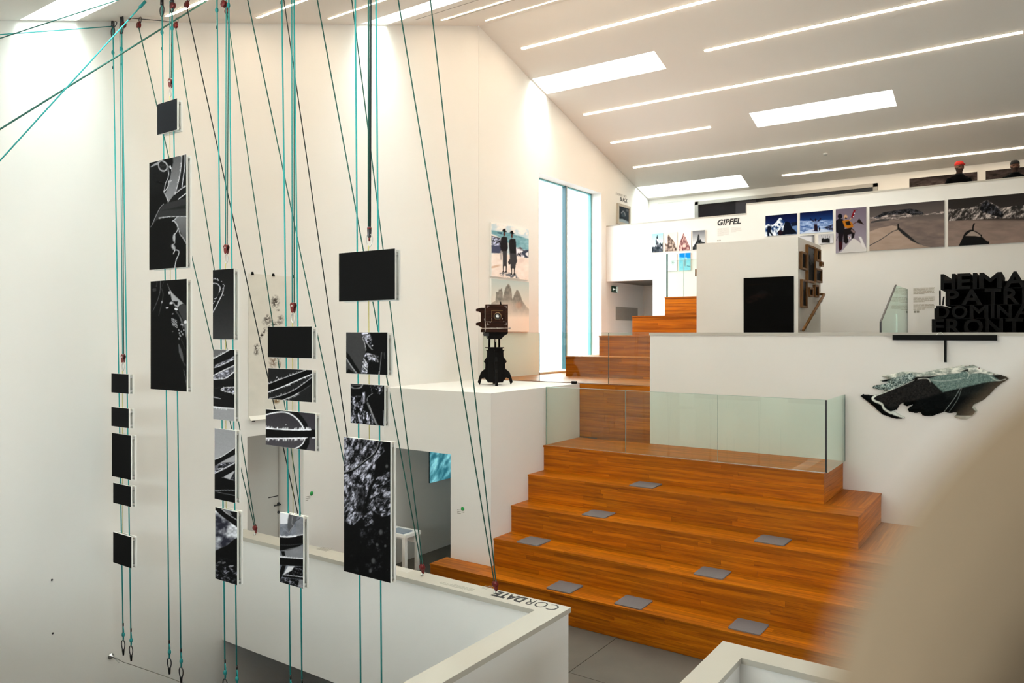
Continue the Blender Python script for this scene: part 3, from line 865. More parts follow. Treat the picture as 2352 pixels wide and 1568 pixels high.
# ------------------------------------------------------------------ pictures of the hanging panels
def plain(v, v2=None):
    def f(nx, ny):
        c = Cv([(0, 0), (1, 0), (0, 1), (1, 1)], nx, ny, v)
        if v2 is not None: c.grad(v, v2)
        return c
    return f
def pic_goggles(nx, ny):
    c = Cv([(75, 140), (545, 60), (75, 1515), (545, 1490)], nx, ny, .055)
    c.poly([(380, 60), (500, 40), (470, 330), (405, 560), (325, 660), (285, 545), (330, 430), (362, 260), (385, 150)], c.gray(.30 + .22 * (c.Y / 700)))
    c.ell(150, 320, 130, 200, .10, .8, 0, .8); c.ell(230, 400, 60, 14, .02, .9, .2, .6)
    c.line([(210, 385), (245, 395), (270, 410)], .30, 5, .6)
    c.poly([(90, 190), (120, 165), (200, 125), (215, 165), (160, 175), (100, 195)], .55)
    c.ell(252, 190, 58, 76, .60, 1, -.45, .06); c.ell(252, 186, 46, 62, .10, 1, -.45, .08); c.line([(215, 175), (240, 190), (290, 185)], .28, 6, .7)
    c.line([(230, 112), (300, 165), (330, 205), (362, 225), (368, 260)], .75, 7)
    c.line([(345, 195), (355, 225)], .9, 14)
    c.line([(318, 220), (328, 290), (318, 350), (285, 420), (275, 490), (268, 520), (300, 590), (325, 655)], .80, 8)
    c.line([(328, 390), (322, 450), (290, 500), (268, 512)], .85, 9)
    c.line([(342, 365), (342, 410)], .9, 5); c.line([(322, 388), (364, 386)], .9, 5)
    c.poly([(492, 55), (530, 50), (535, 150), (505, 400), (470, 520), (405, 575), (430, 470), (470, 330)], .10)
    c.frost([(492, 60), (483, 200), (460, 360), (410, 560)], 7, 3, 22, -1, 16, .85)
    c.line([(532, 60), (530, 200), (500, 420), (495, 470)], .85, 9)
    c.poly([(545, 470), (480, 500), (400, 560), (325, 660), (400, 640), (470, 600), (545, 545)], .09)
    c.frost([(545, 462), (480, 500), (405, 560)], 7, 8, 14, -1, 18, .85); c.line([(545, 555), (450, 625)], .9, 10)
    c.poly([(118, 930), (160, 830), (255, 690), (330, 660), (545, 612), (545, 845), (250, 850), (170, 880)], .175)
    c.poly([(250, 760), (545, 700), (545, 752), (270, 752)], .10, .8, 20)
    c.line([(118, 925), (165, 820), (220, 720), (262, 678)], .70, 7, .9); c.line([(85, 970), (125, 925)], .5, 6)
    c.poly([(385, 895), (430, 850), (545, 850), (545, 1175), (500, 1110), (460, 1010), (430, 960)], c.gray(.42 - .14 * (c.Y - 850) / 320))
    c.frost([(200, 852), (330, 842), (545, 850)], 7, 5, 20, -1, 14, .8)
    c.poly([(420, 940), (445, 1000), (500, 1150), (545, 1200), (545, 1490), (410, 1490), (440, 1300), (400, 1200), (425, 1080)], .06)
    c.line([(375, 900), (400, 905), (432, 950), (442, 1010), (405, 1075)], .80, 9); c.line([(430, 860), (400, 885), (378, 900)], .8, 8)
    c.line([(452, 1000), (470, 1070), (505, 1120), (545, 1190)], .75, 8)
    c.ell(397, 1115, 16, 52, .62, 1, .0, .5); c.ell(388, 1235, 22, 42, .55, 1, -.5, .6)
    c.line([(405, 1060), (388, 1110), (405, 1180), (375, 1210), (400, 1270), (388, 1320)], .7, 7)
    c.line([(388, 1315), (412, 1272), (455, 1290), (448, 1340), (425, 1390), (412, 1450), (405, 1495)], .82, 9)
    return c.rand(.012)
def pic_harness(nx, ny):
    c = Cv([(65, 92), (513, 80), (80, 1470), (527, 1492)], nx, ny, .052)
    c.poly([(305, 195), (350, 260), (475, 385), (430, 410), (410, 440), (370, 410), (340, 350), (318, 250)], .62)
    c.poly([(410, 450), (440, 400), (480, 385), (520, 420), (524, 590), (480, 600), (440, 520)], .21)
    c.poly([(480, 605), (522, 595), (524, 850), (505, 780), (495, 690)], .42); c.ell(505, 620, 18, 20, .8)
    c.poly([(345, 352), (412, 356), (405, 410), (380, 400)], .05); c.ell(330, 378, 20, 16, .75); c.ell(280, 436, 18, 9, .8); c.ell(305, 245, 12, 20, .7)
    c.ell(390, 455, 22, 12, .85, 1, .6)
    for i in range(4):
        for j in range(5): c.ell(340 + i * 17 + j * 3, 575 + j * 20 + i * 9, 8, 8, .62, .9)
    c.line([(390, 480), (440, 560), (480, 650), (470, 690)], .30, 16, .8); c.line([(440, 560), (470, 660)], .55, 7, .8)
    for k, (x, y) in enumerate([(455, 650), (470, 655), (425, 720), (435, 760), (455, 740), (475, 775), (430, 830), (445, 790), (485, 720)]): c.ell(x, y, 7, 14, .7, .8, -.4)
    c.poly([(420, 890), (435, 905), (475, 1010), (490, 1120), (470, 1110), (430, 1000)], .33); c.poly([(465, 1090), (520, 1160), (505, 1180)], .22)
    c.line([(455, 830), (490, 920), (505, 960)], .22, 6); c.line([(490, 1220), (515, 1340), (525, 1420)], .42, 6)
    c.line([(192, 85), (190, 210), (160, 330), (100, 470)], .38, 7); c.line([(210, 190), (228, 270), (205, 400), (175, 530)], .22, 9); c.ell(212, 360, 9, 16, .6)
    c.line([(235, 100), (215, 160)], .18, 8); c.line([(150, 100), (140, 160)], .3, 5)
    for k in range(3): c.line([(95, 190 + k * 14), (135, 186 + k * 14)], .35, 6)
    c.line([(280, 130), (305, 200)], .5, 5); c.ell(350, 515, 6, 8, .5); c.ell(350, 738, 9, 7, .3)
    return c.rand(.01)
def pic_loop(nx, ny):
    c = Cv([(40, 80), (224, 62), (48, 740), (237, 740)], nx, ny, .10)
    c.blend(np.ones_like(c.v), c.lerp(.085, .205, c.v ** 1.3))
    c.poly([(35, 165), (100, 175), (140, 225), (135, 300), (45, 485), (45, 405), (108, 260), (90, 218), (38, 205)], .07)
    c.frost([(45, 485), (95, 380), (130, 300), (138, 245)], 6, 2, 6, 1, 12); c.line([(38, 205), (85, 212), (108, 250), (100, 290)], .9, 6)
    for x, y in [(50, 162), (62, 160), (82, 165), (92, 175), (118, 188), (135, 215), (145, 228), (140, 318), (72, 345), (58, 380), (62, 352), (48, 400)]: c.ell(x, y, 5, 4, .8)
    c.line([(100, 290), (75, 345), (46, 402)], .5, 3, .7)
    return c.rand(.01)
def band(c, a, b, col=.07): c.poly(c.curve(a) + c.curve(b)[::-1], col)
def pic_bands(nx, ny):
    c = Cv([(42, 830), (230, 830), (50, 1490), (243, 1505)], nx, ny, .36)
    band(c, [(42, 920), (110, 880), (200, 825), (235, 800)], [(42, 1005), (120, 965), (235, 880), (240, 870)])
    c.frost([(42, 918), (110, 880), (190, 830)], 6, 1, 16, 1, 16)
    c.poly([(60, 975), (235, 895), (235, 925), (60, 1000)], .42); c.rock(c.pmask([(60, 985), (235, 890), (235, 920), (60, 1005)]), 14, 12, 5, .2, .8, .45)
    c.line([(42, 1010), (110, 980), (240, 912)], .85, 5)
    band(c, [(42, 1008), (120, 985), (240, 915)], [(42, 1075), (110, 1040), (240, 970)]); c.frost([(42, 1080), (110, 1040), (240, 972)], 6, 2, 18, -1, 14)
    c.rock(c.pmask([(48, 1085), (238, 985), (238, 1040), (160, 1100), (50, 1110)]), 22, 30, 7, .22, .85, .48)
    c.frost([(48, 1112), (150, 1105), (240, 1030)], 7, 4, 16, 1, 16)
    c.poly([(45, 1118), (160, 1108), (250, 1035), (250, 1385), (45, 1370)], .085)
    c.line([(150, 1104), (240, 1102)], .30, 3, .7); c.line([(60, 1200), (130, 1190), (240, 1180)], .25, 4, .6)
    c.poly([(115, 1210), (145, 1190), (240, 1182), (240, 1245), (150, 1222)], .40); c.rock(c.pmask([(125, 1210), (150, 1192), (240, 1184), (240, 1243), (150, 1220)]), 12, 18, 9, .1, .9, .5)
    c.frost([(240, 1182), (150, 1190), (118, 1210), (150, 1222), (240, 1245)], 5, 6, 12, -1, 10)
    c.poly([(48, 1280), (110, 1295), (60, 1288)], .6); c.line([(50, 1282), (115, 1297)], .75, 6)
    c.poly([(45, 1372), (250, 1385), (250, 1520), (45, 1520)], .56); c.frost([(45, 1372), (110, 1380), (245, 1386)], 8, 9, 20, -1, 20)
    return c.rand(.02)
def pic_bands2(nx, ny):
    c = Cv([(53, 55), (250, 78), (62, 705), (255, 760)], nx, ny, .60)
    c.blend(np.ones_like(c.v), c.lerp(.56, .66, c.v)); c.rand(.02)
    band(c, [(50, 348), (130, 318), (255, 240)], [(50, 410), (130, 365), (255, 300)]); c.frost([(50, 346), (130, 316), (252, 238)], 4, 1, 14, 1, 8)
    c.poly([(60, 405), (140, 375), (255, 372), (255, 390), (140, 440), (60, 465)], .30); c.rock(c.pmask([(60, 410), (140, 378), (250, 376), (150, 435), (60, 470)]), 20, 14, 4, .06, .8, .5)
    c.line([(60, 432), (140, 428)], .9, 6); c.frost([(60, 470), (150, 430), (255, 380)], 6, 3, 14, 1, 8)
    band(c, [(58, 475), (150, 440), (255, 385)], [(58, 540), (140, 510), (255, 450)])
    c.poly([(58, 520), (140, 500), (160, 520), (255, 552), (260, 765), (58, 720)], .06)
    c.poly([(150, 505), (250, 455), (240, 545), (190, 530)], .66); c.rock(c.pmask([(205, 540), (250, 455), (255, 550)]), 10, 30, 3, .1, .7)
    c.line([(130, 512), (170, 522), (250, 548)], .6, 3, .8); c.line([(60, 632), (150, 632), (255, 640)], .72, 4); c.line([(60, 634), (150, 665), (255, 690)], .55, 3)
    c.frost([(60, 708), (90, 716)], 5, 2, 5, -1, 8)
    return c
def pic_clouds(nx, ny):
    c = Cv([(60, 812), (258, 852), (78, 1470), (272, 1532)], nx, ny, .3)
    f = fbm(c.X / 75, c.Y / 75, 11, 5); c.blend(np.ones_like(f), c.lerp((.16, .16, .2), (.93, .94, .97), np.clip((f - .30) / .38, 0, 1) * np.clip(1.35 - (c.Y - 930) / 330, .2, 1)))
    band(c, [(55, 800), (130, 830), (200, 845), (260, 850)], [(60, 838), (130, 900), (200, 950), (262, 995)], .06)
    c.poly([(122, 828), (190, 842), (215, 885), (160, 868)], .45); c.line([(122, 830), (170, 870), (262, 928)], .75, 6)
    m = c.pmask([(70, 1215), (120, 1190), (180, 1160), (230, 1110), (275, 1085), (280, 1540), (75, 1540)], 6)
    c.blend(m, .055); c.rock(m * np.clip((c.Y - 1270) / 160, 0, .85), 28, 18, 21, .05, .75, .56, -.4); c.line([(72, 1212), (120, 1190), (180, 1160), (230, 1110), (270, 1090)], .35, 3, .6)
    c.ell(215, 1355, 22, 6, .7, .8, -.1); c.ell(150, 1325, 18, 8, .5, .7, -.3); c.ell(110, 1320, 16, 8, .45, .7, -.3)
    return c.rand(.015)
def pic_ropes(nx, ny):
    c = Cv([(118, 112), (862, 125), (138, 640), (876, 678)], nx, ny, .115)
    band(c, [(118, 385), (300, 320), (560, 205), (880, 70)], [(118, 525), (300, 460), (560, 345), (880, 195)], .045)
    c.frost([(118, 388), (300, 312), (480, 240), (760, 128)], 9, 3, 26, 1, 30, .88); c.frost([(118, 530), (360, 435), (600, 320), (875, 190)], 15, 4, 18, -1, 28, .93)
    band(c, [(138, 640), (400, 560), (650, 430), (880, 230)], [(300, 690), (500, 600), (700, 480), (880, 330)], .045)
    c.frost([(138, 640), (380, 570), (560, 485), (700, 385), (875, 240)], 9, 5, 16, 1, 34, .8); c.frost([(390, 655), (540, 590), (660, 520)], 11, 6, 20, -1, 34, .85); c.line([(660, 520), (740, 465), (840, 390)], .35, 8)
    for x, y in [(275, 265), (310, 300), (180, 350)]: c.ell(x, y, 8, 12, .8)
    return c.rand(.01)
def pic_ropeloop(nx, ny):
    c = Cv([(78, 815), (925, 862), (88, 1418), (930, 1500)], nx, ny, .24)
    c.blend(np.ones_like(c.v), c.lerp((.20, .19, .21), (.27, .26, .28), c.v))
    c.poly(c.curve([(70, 905), (240, 865), (400, 845), (520, 880), (640, 960), (710, 1060), (740, 1160)]) + [(830, 1160), (790, 1030), (720, 930), (640, 850), (600, 780), (70, 780)], .07)
    c.line([(70, 915), (220, 875), (400, 855), (530, 895), (640, 975), (710, 1070), (745, 1150)], .93, 20)
    c.poly([(78, 1155), (925, 1135), (935, 1265), (78, 1300)], .055)
    c.frost([(80, 1140), (300, 1148), (600, 1152), (855, 1138)], 20, 2, 44, 1, 42, .95); c.frost([(82, 1312), (400, 1302), (800, 1280)], 20, 3, 40, -1, 44, .93); c.line([(885, 1275), (940, 1272)], .9, 18)
    c.poly([(745, 1300), (835, 1265), (830, 1380), (780, 1490), (600, 1475), (700, 1420)], .06); c.line([(760, 1290), (730, 1370), (670, 1430), (580, 1475)], .9, 18)
    c.ell(435, 1068, 7, 9, .8); c.frost([(720, 1140), (800, 1130)], 6, 6, 8, 1, 50, .85)
    return c.rand(.01)
def pic_peakropes(nx, ny):
    c = Cv([(90, 125), (525, 205), (110, 1380), (525, 1510)], nx, ny, .42)
    f = fbm(c.X / 90, c.Y / 90, 4, 5); c.blend(np.ones_like(f), c.lerp((.26, .27, .31), (.62, .64, .68), f))
    c.poly([(85, 110), (265, 150), (240, 325), (160, 335), (95, 330)], .85)
    c.poly([(265, 150), (420, 185), (395, 270), (310, 440), (275, 500), (240, 400), (245, 250)], .30, .85, 14); c.line([(330, 190), (320, 330), (355, 360), (290, 450), (270, 505)], .68, 9, .7); c.line([(110, 370), (180, 420), (270, 505)], .62, 7, .7)
    c.poly([(400, 270), (525, 220), (525, 520), (390, 520)], .52, .5, 20); c.line([(390, 275), (470, 225)], .22, 12)
    c.poly([(95, 565), (320, 570), (400, 545), (525, 530), (530, 690), (420, 760), (250, 815), (95, 815)], .055); c.frost([(95, 560), (250, 568), (400, 550)], 22, 2, 18, 1, 20, .93); c.line([(400, 540), (470, 530), (525, 515)], .8, 14)
    c.line([(105, 715), (300, 715), (520, 690)], .35, 8, .7); c.poly([(95, 825), (525, 720), (530, 940), (95, 940)], .48, .7, 10)
    c.poly([(125, 825), (190, 825), (210, 915), (150, 915)], .06); c.poly([(95, 940), (530, 965), (530, 1105), (300, 1090), (95, 1070)], .055)
    c.frost([(95, 925), (300, 945), (530, 960)], 18, 5, 22, 1, 18, .85)
    c.poly([(150, 1080), (215, 1085), (190, 1200), (150, 1290), (110, 1330), (105, 1190)], .06); c.poly([(260, 1100), (370, 1100), (330, 1180), (180, 1250), (210, 1180)], .82)
    c.rock(c.pmask([(180, 1255), (320, 1180), (370, 1105), (530, 1110), (530, 1290), (180, 1260)]), 60, 40, 3, .04, .6, .55); c.poly([(165, 1255), (530, 1300), (530, 1345), (170, 1295)], .05); c.line([(165, 1250), (530, 1298)], .8, 10)
    c.rock(c.pmask([(105, 1300), (530, 1345), (530, 1520), (105, 1390)]), 60, 50, 8, .05, .75, .52); c.poly([(460, 1350), (530, 1350), (530, 1500), (470, 1500), (440, 1430)], .55, .8, 10)
    return c.rand(.012)
def pic_jacket(nx, ny):
    c = Cv([(68, 92), (682, 80), (82, 695), (692, 710)], nx, ny, .225)
    c.poly([(290, 85), (700, 75), (700, 715), (310, 700), (320, 560), (335, 470), (375, 370), (355, 250), (320, 170)], .055)
    c.rock(c.pmask([(300, 90), (420, 90), (470, 200), (450, 330), (370, 240), (320, 170)]), 60, 40, 5, .05, .9, .50, .5)
    c.rock(c.pmask([(335, 470), (380, 385), (560, 430), (560, 520), (420, 520), (400, 690), (312, 700)]), 50, 34, 7, .05, .95, .47, -.5)
    c.line([(320, 170), (350, 230), (365, 290), (375, 350)], .75, 8); c.line([(390, 240), (430, 300), (470, 340)], .7, 9); c.ell(470, 280, 8, 8, .95)
    c.line([(400, 390), (450, 460), (500, 430), (560, 520)], .65, 8); c.line([(330, 580), (395, 650)], .85, 12); c.line([(330, 520), (400, 610)], .8, 10); c.line([(345, 470), (390, 540)], .85, 10)
    c.line([(605, 380), (590, 560), (578, 700)], .40, 10); c.line([(640, 380), (650, 470)], .25, 9); c.line([(575, 660), (572, 705)], .9, 8)
    c.poly([(75, 370), (130, 430), (300, 680), (250, 705), (75, 460)], .06); c.line([(75, 470), (160, 590), (250, 700)], .62, 13); c.poly([(80, 700), (115, 625), (230, 700)], .05)
    return c.rand(.012)
def pic_rope_rock(nx, ny):
    c = Cv([(138, 855), (638, 890), (138, 1440), (638, 1492)], nx, ny, .05)
    c.rock(c.pmask([(130, 1040), (330, 1040), (330, 1250), (470, 1330), (520, 1490), (130, 1450)]), 26, 60, 3, .04, .85, .50)
    c.line([(140, 900), (200, 930), (290, 915), (320, 870)], .55, 20, .9); c.line([(150, 875), (300, 880)], .3, 14); c.poly([(138, 930), (330, 930), (330, 1035), (138, 1030)], .05)
    c.rock(c.pmask([(320, 990), (355, 985), (355, 1150), (325, 1150)]), 24, 30, 9, .3, .8, .4)
    c.poly([(400, 1060), (470, 990), (640, 960), (640, 1490), (560, 1490), (480, 1300), (400, 1170)], .05)
    c.line([(385, 1120), (400, 1060), (470, 1005)], .5, 9); c.line([(395, 1150), (440, 1260), (490, 1380), (540, 1480)], .42, 26, .9); c.line([(420, 1180), (460, 1300), (520, 1460)], .60, 9)
    c.rock(c.pmask([(430, 880), (620, 890), (600, 1040), (540, 1000), (500, 920), (450, 1000)]), 26, 26, 12, .04, .95, .52); c.line([(625, 1260), (630, 1480)], .75, 6)
    return c.rand(.012)
def pic_cliff(nx, ny):
    c = Cv([(52, 52), (515, 122), (32, 1400), (500, 1540)], nx, ny, .05)
    m = c.pmask([(40, 40), (430, 100), (455, 210), (400, 270), (370, 330), (345, 500), (300, 560), (260, 760), (230, 860), (130, 950), (30, 890)], 12)
    c.rock(m, 30, 52, 3, .05, .74, .47, .35); c.rock(c.pmask([(470, 400), (520, 430), (515, 850), (430, 870), (330, 800), (270, 800), (340, 560), (380, 480)], 12), 34, 40, 8, .05, .68, .50, .5)
    c.rock(c.pmask([(150, 560), (270, 560), (250, 850), (190, 850)], 16) * .8, 30, 60, 6, .03, .3, .5)
    c.rock(c.pmask([(230, 860), (330, 800), (340, 940), (260, 960)], 16), 26, 26, 15, .04, .7, .5); c.rock(c.pmask([(200, 980), (480, 980), (480, 1250), (220, 1150)], 30) * .7, 30, 40, 19, .04, .42, .60); c.rock(c.pmask([(110, 1250), (480, 1250), (480, 1450), (110, 1400)], 30) * .6, 30, 50, 29, .04, .4, .62)
    for x, y, r in [(412, 1025, 18), (375, 1150, 12), (335, 1310, 18), (478, 362, 12), (305, 1410, 14), (455, 1165, 10)]: c.ell(x, y, r, r * 1.5, .38, .7, 0, .8)
    c.line([(45, 420), (150, 385), (270, 300), (370, 220), (420, 100)], .05, 22); c.line([(45, 410), (150, 376), (270, 292), (365, 212), (412, 95)], .55, 6)
    return c.rand(.012)

# ------------------------------------------------------------------ the hanging columns: panels, ropes, pulleys
YR = 4.80
GN = ['far left column', 'goggles column', 'narrow third column', 'fourth column', 'right column']
PANELS = [
 (0, 256, 295.5, 857, 901, plain(.075), 'small black panel at the top of the far left column'),
 (0, 256, 296, 934, 978, plain(.07, .085), 'second small black panel of the far left column'),
 (0, 257, 300.5, 993.5, 1093, plain(.045), 'tall black panel in the middle of the far left column'),
 (0, 260, 300.5, 1108, 1154, plain(.055), 'fourth small black panel of the far left column'),
 (0, 260, 302, 1221, 1291, plain(.05), 'lowest black panel of the far left column'),
 (1, 361, 407, 240, 310, plain((.135, .14, .155)), 'small slate grey panel high above the goggles photo'),
 (1, 343, 428, 374, 620, pic_goggles, 'tall black and white print of a face in goggles'),
 (1, 346, 429, 646, 893, pic_harness, 'tall dark print of climbing gear below the goggles print'),
 (2, 489, 537, 620, 779, pic_loop, 'narrow dark print of a frosted rope loop'),
 (2, 490, 538.5, 802, 962, pic_bands, 'narrow print of frosted straps with pale bottom'),
 (2, 493, 540.5, 983, 1145, pic_bands2, 'narrow print of black straps under pale grey sky'),
 (2, 494.5, 545, 1164, 1328, pic_clouds, 'narrow print of clouds over a dark mountain slope'),
 (3, 615, 716.5, 750, 820, plain(.06), 'wide black panel at the top of the fourth column'),
 (3, 616, 717, 845, 916, pic_ropes, 'wide print of two frosted ropes crossing diagonally'),
 (3, 610.5, 724.5, 939, 1021, pic_ropeloop, 'wide print of a frosted rope with a round loop'),
 (3, 642.5, 696.5, 1176, 1336, pic_peakropes, 'tall grey print of a peak behind thick ropes'),
 (4, 778.5, 907.5, 581.5, 692.5, plain(.065), 'largest plain black panel, top of the right column'),
 (4, 795, 890, 763, 857, pic_jacket, 'square print of a glossy jacket and belt'),
 (4, 805.5, 883, 880.5, 971, pic_rope_rock, 'square print of a leg against rough rock'),
 (4, 790, 897, 1003, 1311, pic_cliff, 'very tall print of a dark rock face with a rope'),
]
for gi, xl, xr, yt_, yb_, pic, lab in PANELS:
    a = onY(xl, yt_, YR); b = onY(xr, yt_, YR); c = onY(xl, yb_, YR)
    x0, x1, z1, z0 = a[0], b[0], a[2], c[2]
    r = thing('hanging_panel', lab, 'panel', ((x0 + x1) / 2, YR + .035, z0), 'photo panels hanging on ropes')
    f = MB().box(x0, x1, YR, YR + .018, z0, z1).build('front_board', M_BOARD, r)
    nx = max(6, int((xr - xl) / 1.35)); ny = max(6, int((yb_ - yt_) / 1.35))
    if pic.__name__ == 'f': nx = ny = 5
    print_mesh('print', pic(nx, ny), (x0 + .001, YR - .0012, z1 - .001), (x1 - .001, YR - .0012, z1 - .001), (x0 + .001, YR - .0012, z0 + .001), f)
    MB().box(x0 + .01, x1 - .004, YR + .052, YR + .072, z0 - .006, z1 - .006).build('back_board', M_BOARD, r)
    for zz in (z0 + .03, z1 - .04):
        MB().box(x1 - .05, x1 - .012, YR + .018, YR + .052, zz - .012, zz + .012).build('spacer', M_STEEL, r)

YK = YR + .035
def rope(name, pts, rad, m, label, cat='rope', group=None, n=8):
    return tag(MB().tube(pts, rad, n).build(name, m), label, cat, group)
def pk(px, py, y=None): return onY(px, py, YK if y is None else y)
ROPES = [((259, 40), (283, 1471), (279, 40), (301, 1484)), ((372, 2), (389, 1512), (395, -14), (416, 1533)),
         ((498, -40), (517, 1560), (525, -40), (544, 1575)), ((646.5, -70), (667.5, 1600), (674.5, -70), (694, 1610)),
         ((815, -110), (829, 1650), (863, -110), (877, 1660))]
HOIST = [((271, 40), (276, 40), (281, 813)), ((386, -14), (391, -14), (390, 180)), ((515.5, -40), (521, -40), (518, 561)),
         ((666, -70), (671, -70), (671.5, 694)), ((842.8, -110), (847.8, -110), (846.5, 520))]
def zcap(p): p = np.array(p); p[2] = min(p[2], ceil_z(p[1]) - .005); return p
def toceil(pa, pb):
    # run the line upwards until it meets the ceiling
    pa, pb = np.array(pa), np.array(pb); d = pa - pb
    s = (ceil_z(pa[1]) - .06 - pb[2]) / d[2]; return pb + d * s
def carabiner(mb, c, h, w=None, ax=0, r=.0045):
    w = w or h * .55; P = []
    for k in range(18):
        t = 2 * math.pi * k / 18
        x = math.cos(t) * w / 2 * (1 + .22 * math.sin(t)); z = math.sin(t) * h / 2
        P.append((c[0] + (x if ax == 0 else 0), c[1] + (x if ax == 1 else 0), c[2] + z))
    mb.tube(P, r, 6, True)
for g, (ra, rb, sa, sb) in enumerate(ROPES):
    for side, (t0, b0) in (('left', (ra, rb)), ('right', (sa, sb))):
        A, B = pk(*t0), pk(*b0); A = toceil(A, B)
        R = rope('rope', [A, B], .0074, M_TEAL, 'turquoise rope holding the %s edge of the %s' % (side, GN[g]), 'rope', 'vertical turquoise ropes')
        # knots, end sleeves and snap hooks are parts of the rope's end
        kb = MB()
        kb.tube([B + np.array((0, 0, .17)), B + np.array((.012, 0, .12)), B + np.array((.010, 0, .03)), B], .006, 6)
        kb.ball(B + np.array((.002, 0, .075)), (.022, .018, .030)); kb.build('knot', M_KNOT, R)
        MB().tube([B + np.array((0, 0, .175)), B + np.array((0, 0, .215))], .0085, 8).build('end_sleeve', M_BLACKS, R)
        cb = MB(); carabiner(cb, B + np.array((.0, 0, -.055)), .12, .075, 0, .006); cb.build('carabiner', M_DSTEEL, R)
        MB().tube([B + np.array((0, 0, -.105)), B + np.array((.004, 0, -.175))], .014, 8, radii=[.016, .010]).build('cable_clamp', M_BLACK, R)
        kt = MB(); kt.ball(A + np.array((0, 0, -.33)), (.02, .018, .028)); kt.tube([A + np.array((.007, 0, -.33)), A + np.array((.007, 0, -.16))], .006, 6); kt.build('knot', M_KNOT, R)
        MB().tube([A + np.array((0, 0, -.50)), A + np.array((0, 0, -.53))], .0085, 8).build('end_sleeve', M_BLACKS, R)
        cb = MB(); carabiner(cb, A + np.array((0, 0, -.085)), .13, .08, 0, .006); cb.build('carabiner', M_DSTEEL, R)
        MB().lathe([(.02, -.02), (.02, .052)], A, 10).build('ceiling_eye', M_DSTEEL, R)
    h0, h1, hp = HOIST[g]
    P = pk(*hp, y=YK) + np.array((0, -.0, 0))
    P = P + np.array((0, .010, 0))
    for k, hh in enumerate((h0, h1)):
        A = toceil(pk(*hh) + np.array((0, .022, 0)), P)
        if g == 4:
            rope('hoist_rope', [A, P + np.array((-.0095 if k == 0 else .0095, 0, -.0))], .0085, M_GREEN if k == 0 else M_DROPE, 'thick dark hoist rope, %s strand above the largest black panel' % ('left' if k == 0 else 'right'), 'rope', 'hoist ropes')
        else:
            rope('hoist_rope', [A, P + np.array((-.014 if k == 0 else .014, 0, 0))], .0055, M_TEAL if k == 0 else M_GREEN, '%s strand of the hoist rope to the red pulley of the %s' % ('left' if k == 0 else 'right', GN[g]), 'rope', 'hoist ropes')
    # pulley with carabiner
    pl = thing('pulley', ['red pulley block above the five small black panels', 'red pulley block above the slate grey panel', 'red pulley block above the frosted loop print', 'red pulley block above the fourth column of panels', 'red and grey swivel with carabiner over the largest black panel'][g], 'pulley', P, 'pulley blocks on the hoist ropes')
    if g < 4:
        out = []
        for k in range(20):
            t = 2 * math.pi * k / 20; rr = .034
            x, z = rr * math.sin(t), rr * math.cos(t)
            if z < 0: x *= .72 + .0 * z; z *= 2.0
            out.append((P[0] + x, P[2] - .035 + z))
        for yy in (-.016, .010):
            MB().prism(out, 1, P[1] + yy, P[1] + yy + .006).build('cheek_plate', M_RED, pl)
        MB().lathe([(.026, -.008), (.020, 0), (.026, .008)], (P[0], P[1], P[2] - .035), 16, 'y').build('wheel', M_DSTEEL, pl)
        MB().lathe([(.010, -.019), (.010, .019)], (P[0], P[1], P[2] - .035), 10, 'y').build('axle', M_STEEL, pl)
        cz = P[2] - .155
    else:
        MB().lathe([(.016, 0), (.020, -.03), (.016, -.09), (.012, -.10)], P, 14).build('swivel', M_DSTEEL, pl)
        MB().lathe([(.020, -.01), (.021, -.018), (.018, -.026)], P, 14).build('collar', M_RED, pl)
        MB().tube([P + np.array((0, 0, -.09)), P + np.array((0, 0, -.13))], .008, 8).build('eye', M_RED, pl)
        cz = P[2] - .125
    cb = MB(); carabiner(cb, (P[0], P[1], cz), .095 if g < 4 else .115, .05 if g < 4 else .075, 0, .005); cb.build('carabiner', M_STEEL, pl)
    # yellow lift cord through the panels
    last = [p for p in PANELS if p[0] == g][-1]
    zl = onY(last[1], last[3], YR)[2]
    dx = (pk(*rb)[0] - pk(*ra)[0]) * .6 if g != 1 else .12
    rope('lift_cord', [(P[0], YK, cz - .045), (P[0] + .01, YK, zl - .1)], .0035, M_YELLOW, 'thin yellow green cord down the middle of the %s' % GN[g], 'cord', 'lift cords', 6)

# steel cable the ropes are tied down to, and its wall anchor
q0 = onX(248, 1508, XV); q0 = np.array((XV + .0, YK, q0[2]))
def onrope(px, py): return pk(px, py)
cbl = [q0 + np.array((.02, 0, 0))] + [pk(px, py) for px, py in ((285, 1521), (302, 1526), (389, 1556), (417, 1567))]
zend = cbl[-1]
cbl.append(np.array((PX0, YK, zend[2] - .10)))
tc = thing('tension_cable', 'thin steel tension cable along the feet of the ropes', 'cable', q0)
MB().tube(cbl, .004, 6).build('wire', mat('dull_wire', (.25, .24, .20), .45, metal=.6), tc)
MB().lathe([(.035, 0), (.035, .01), (.014, .014), (.012, .05)], q0, 14, 'x').build('wall_anchor', M_STEEL, tc)
MB().tube([q0 + np.array((.06, 0, 0)), q0 + np.array((.20, 0, -.035))], .007, 8).build('turnbuckle', M_STEEL, tc)

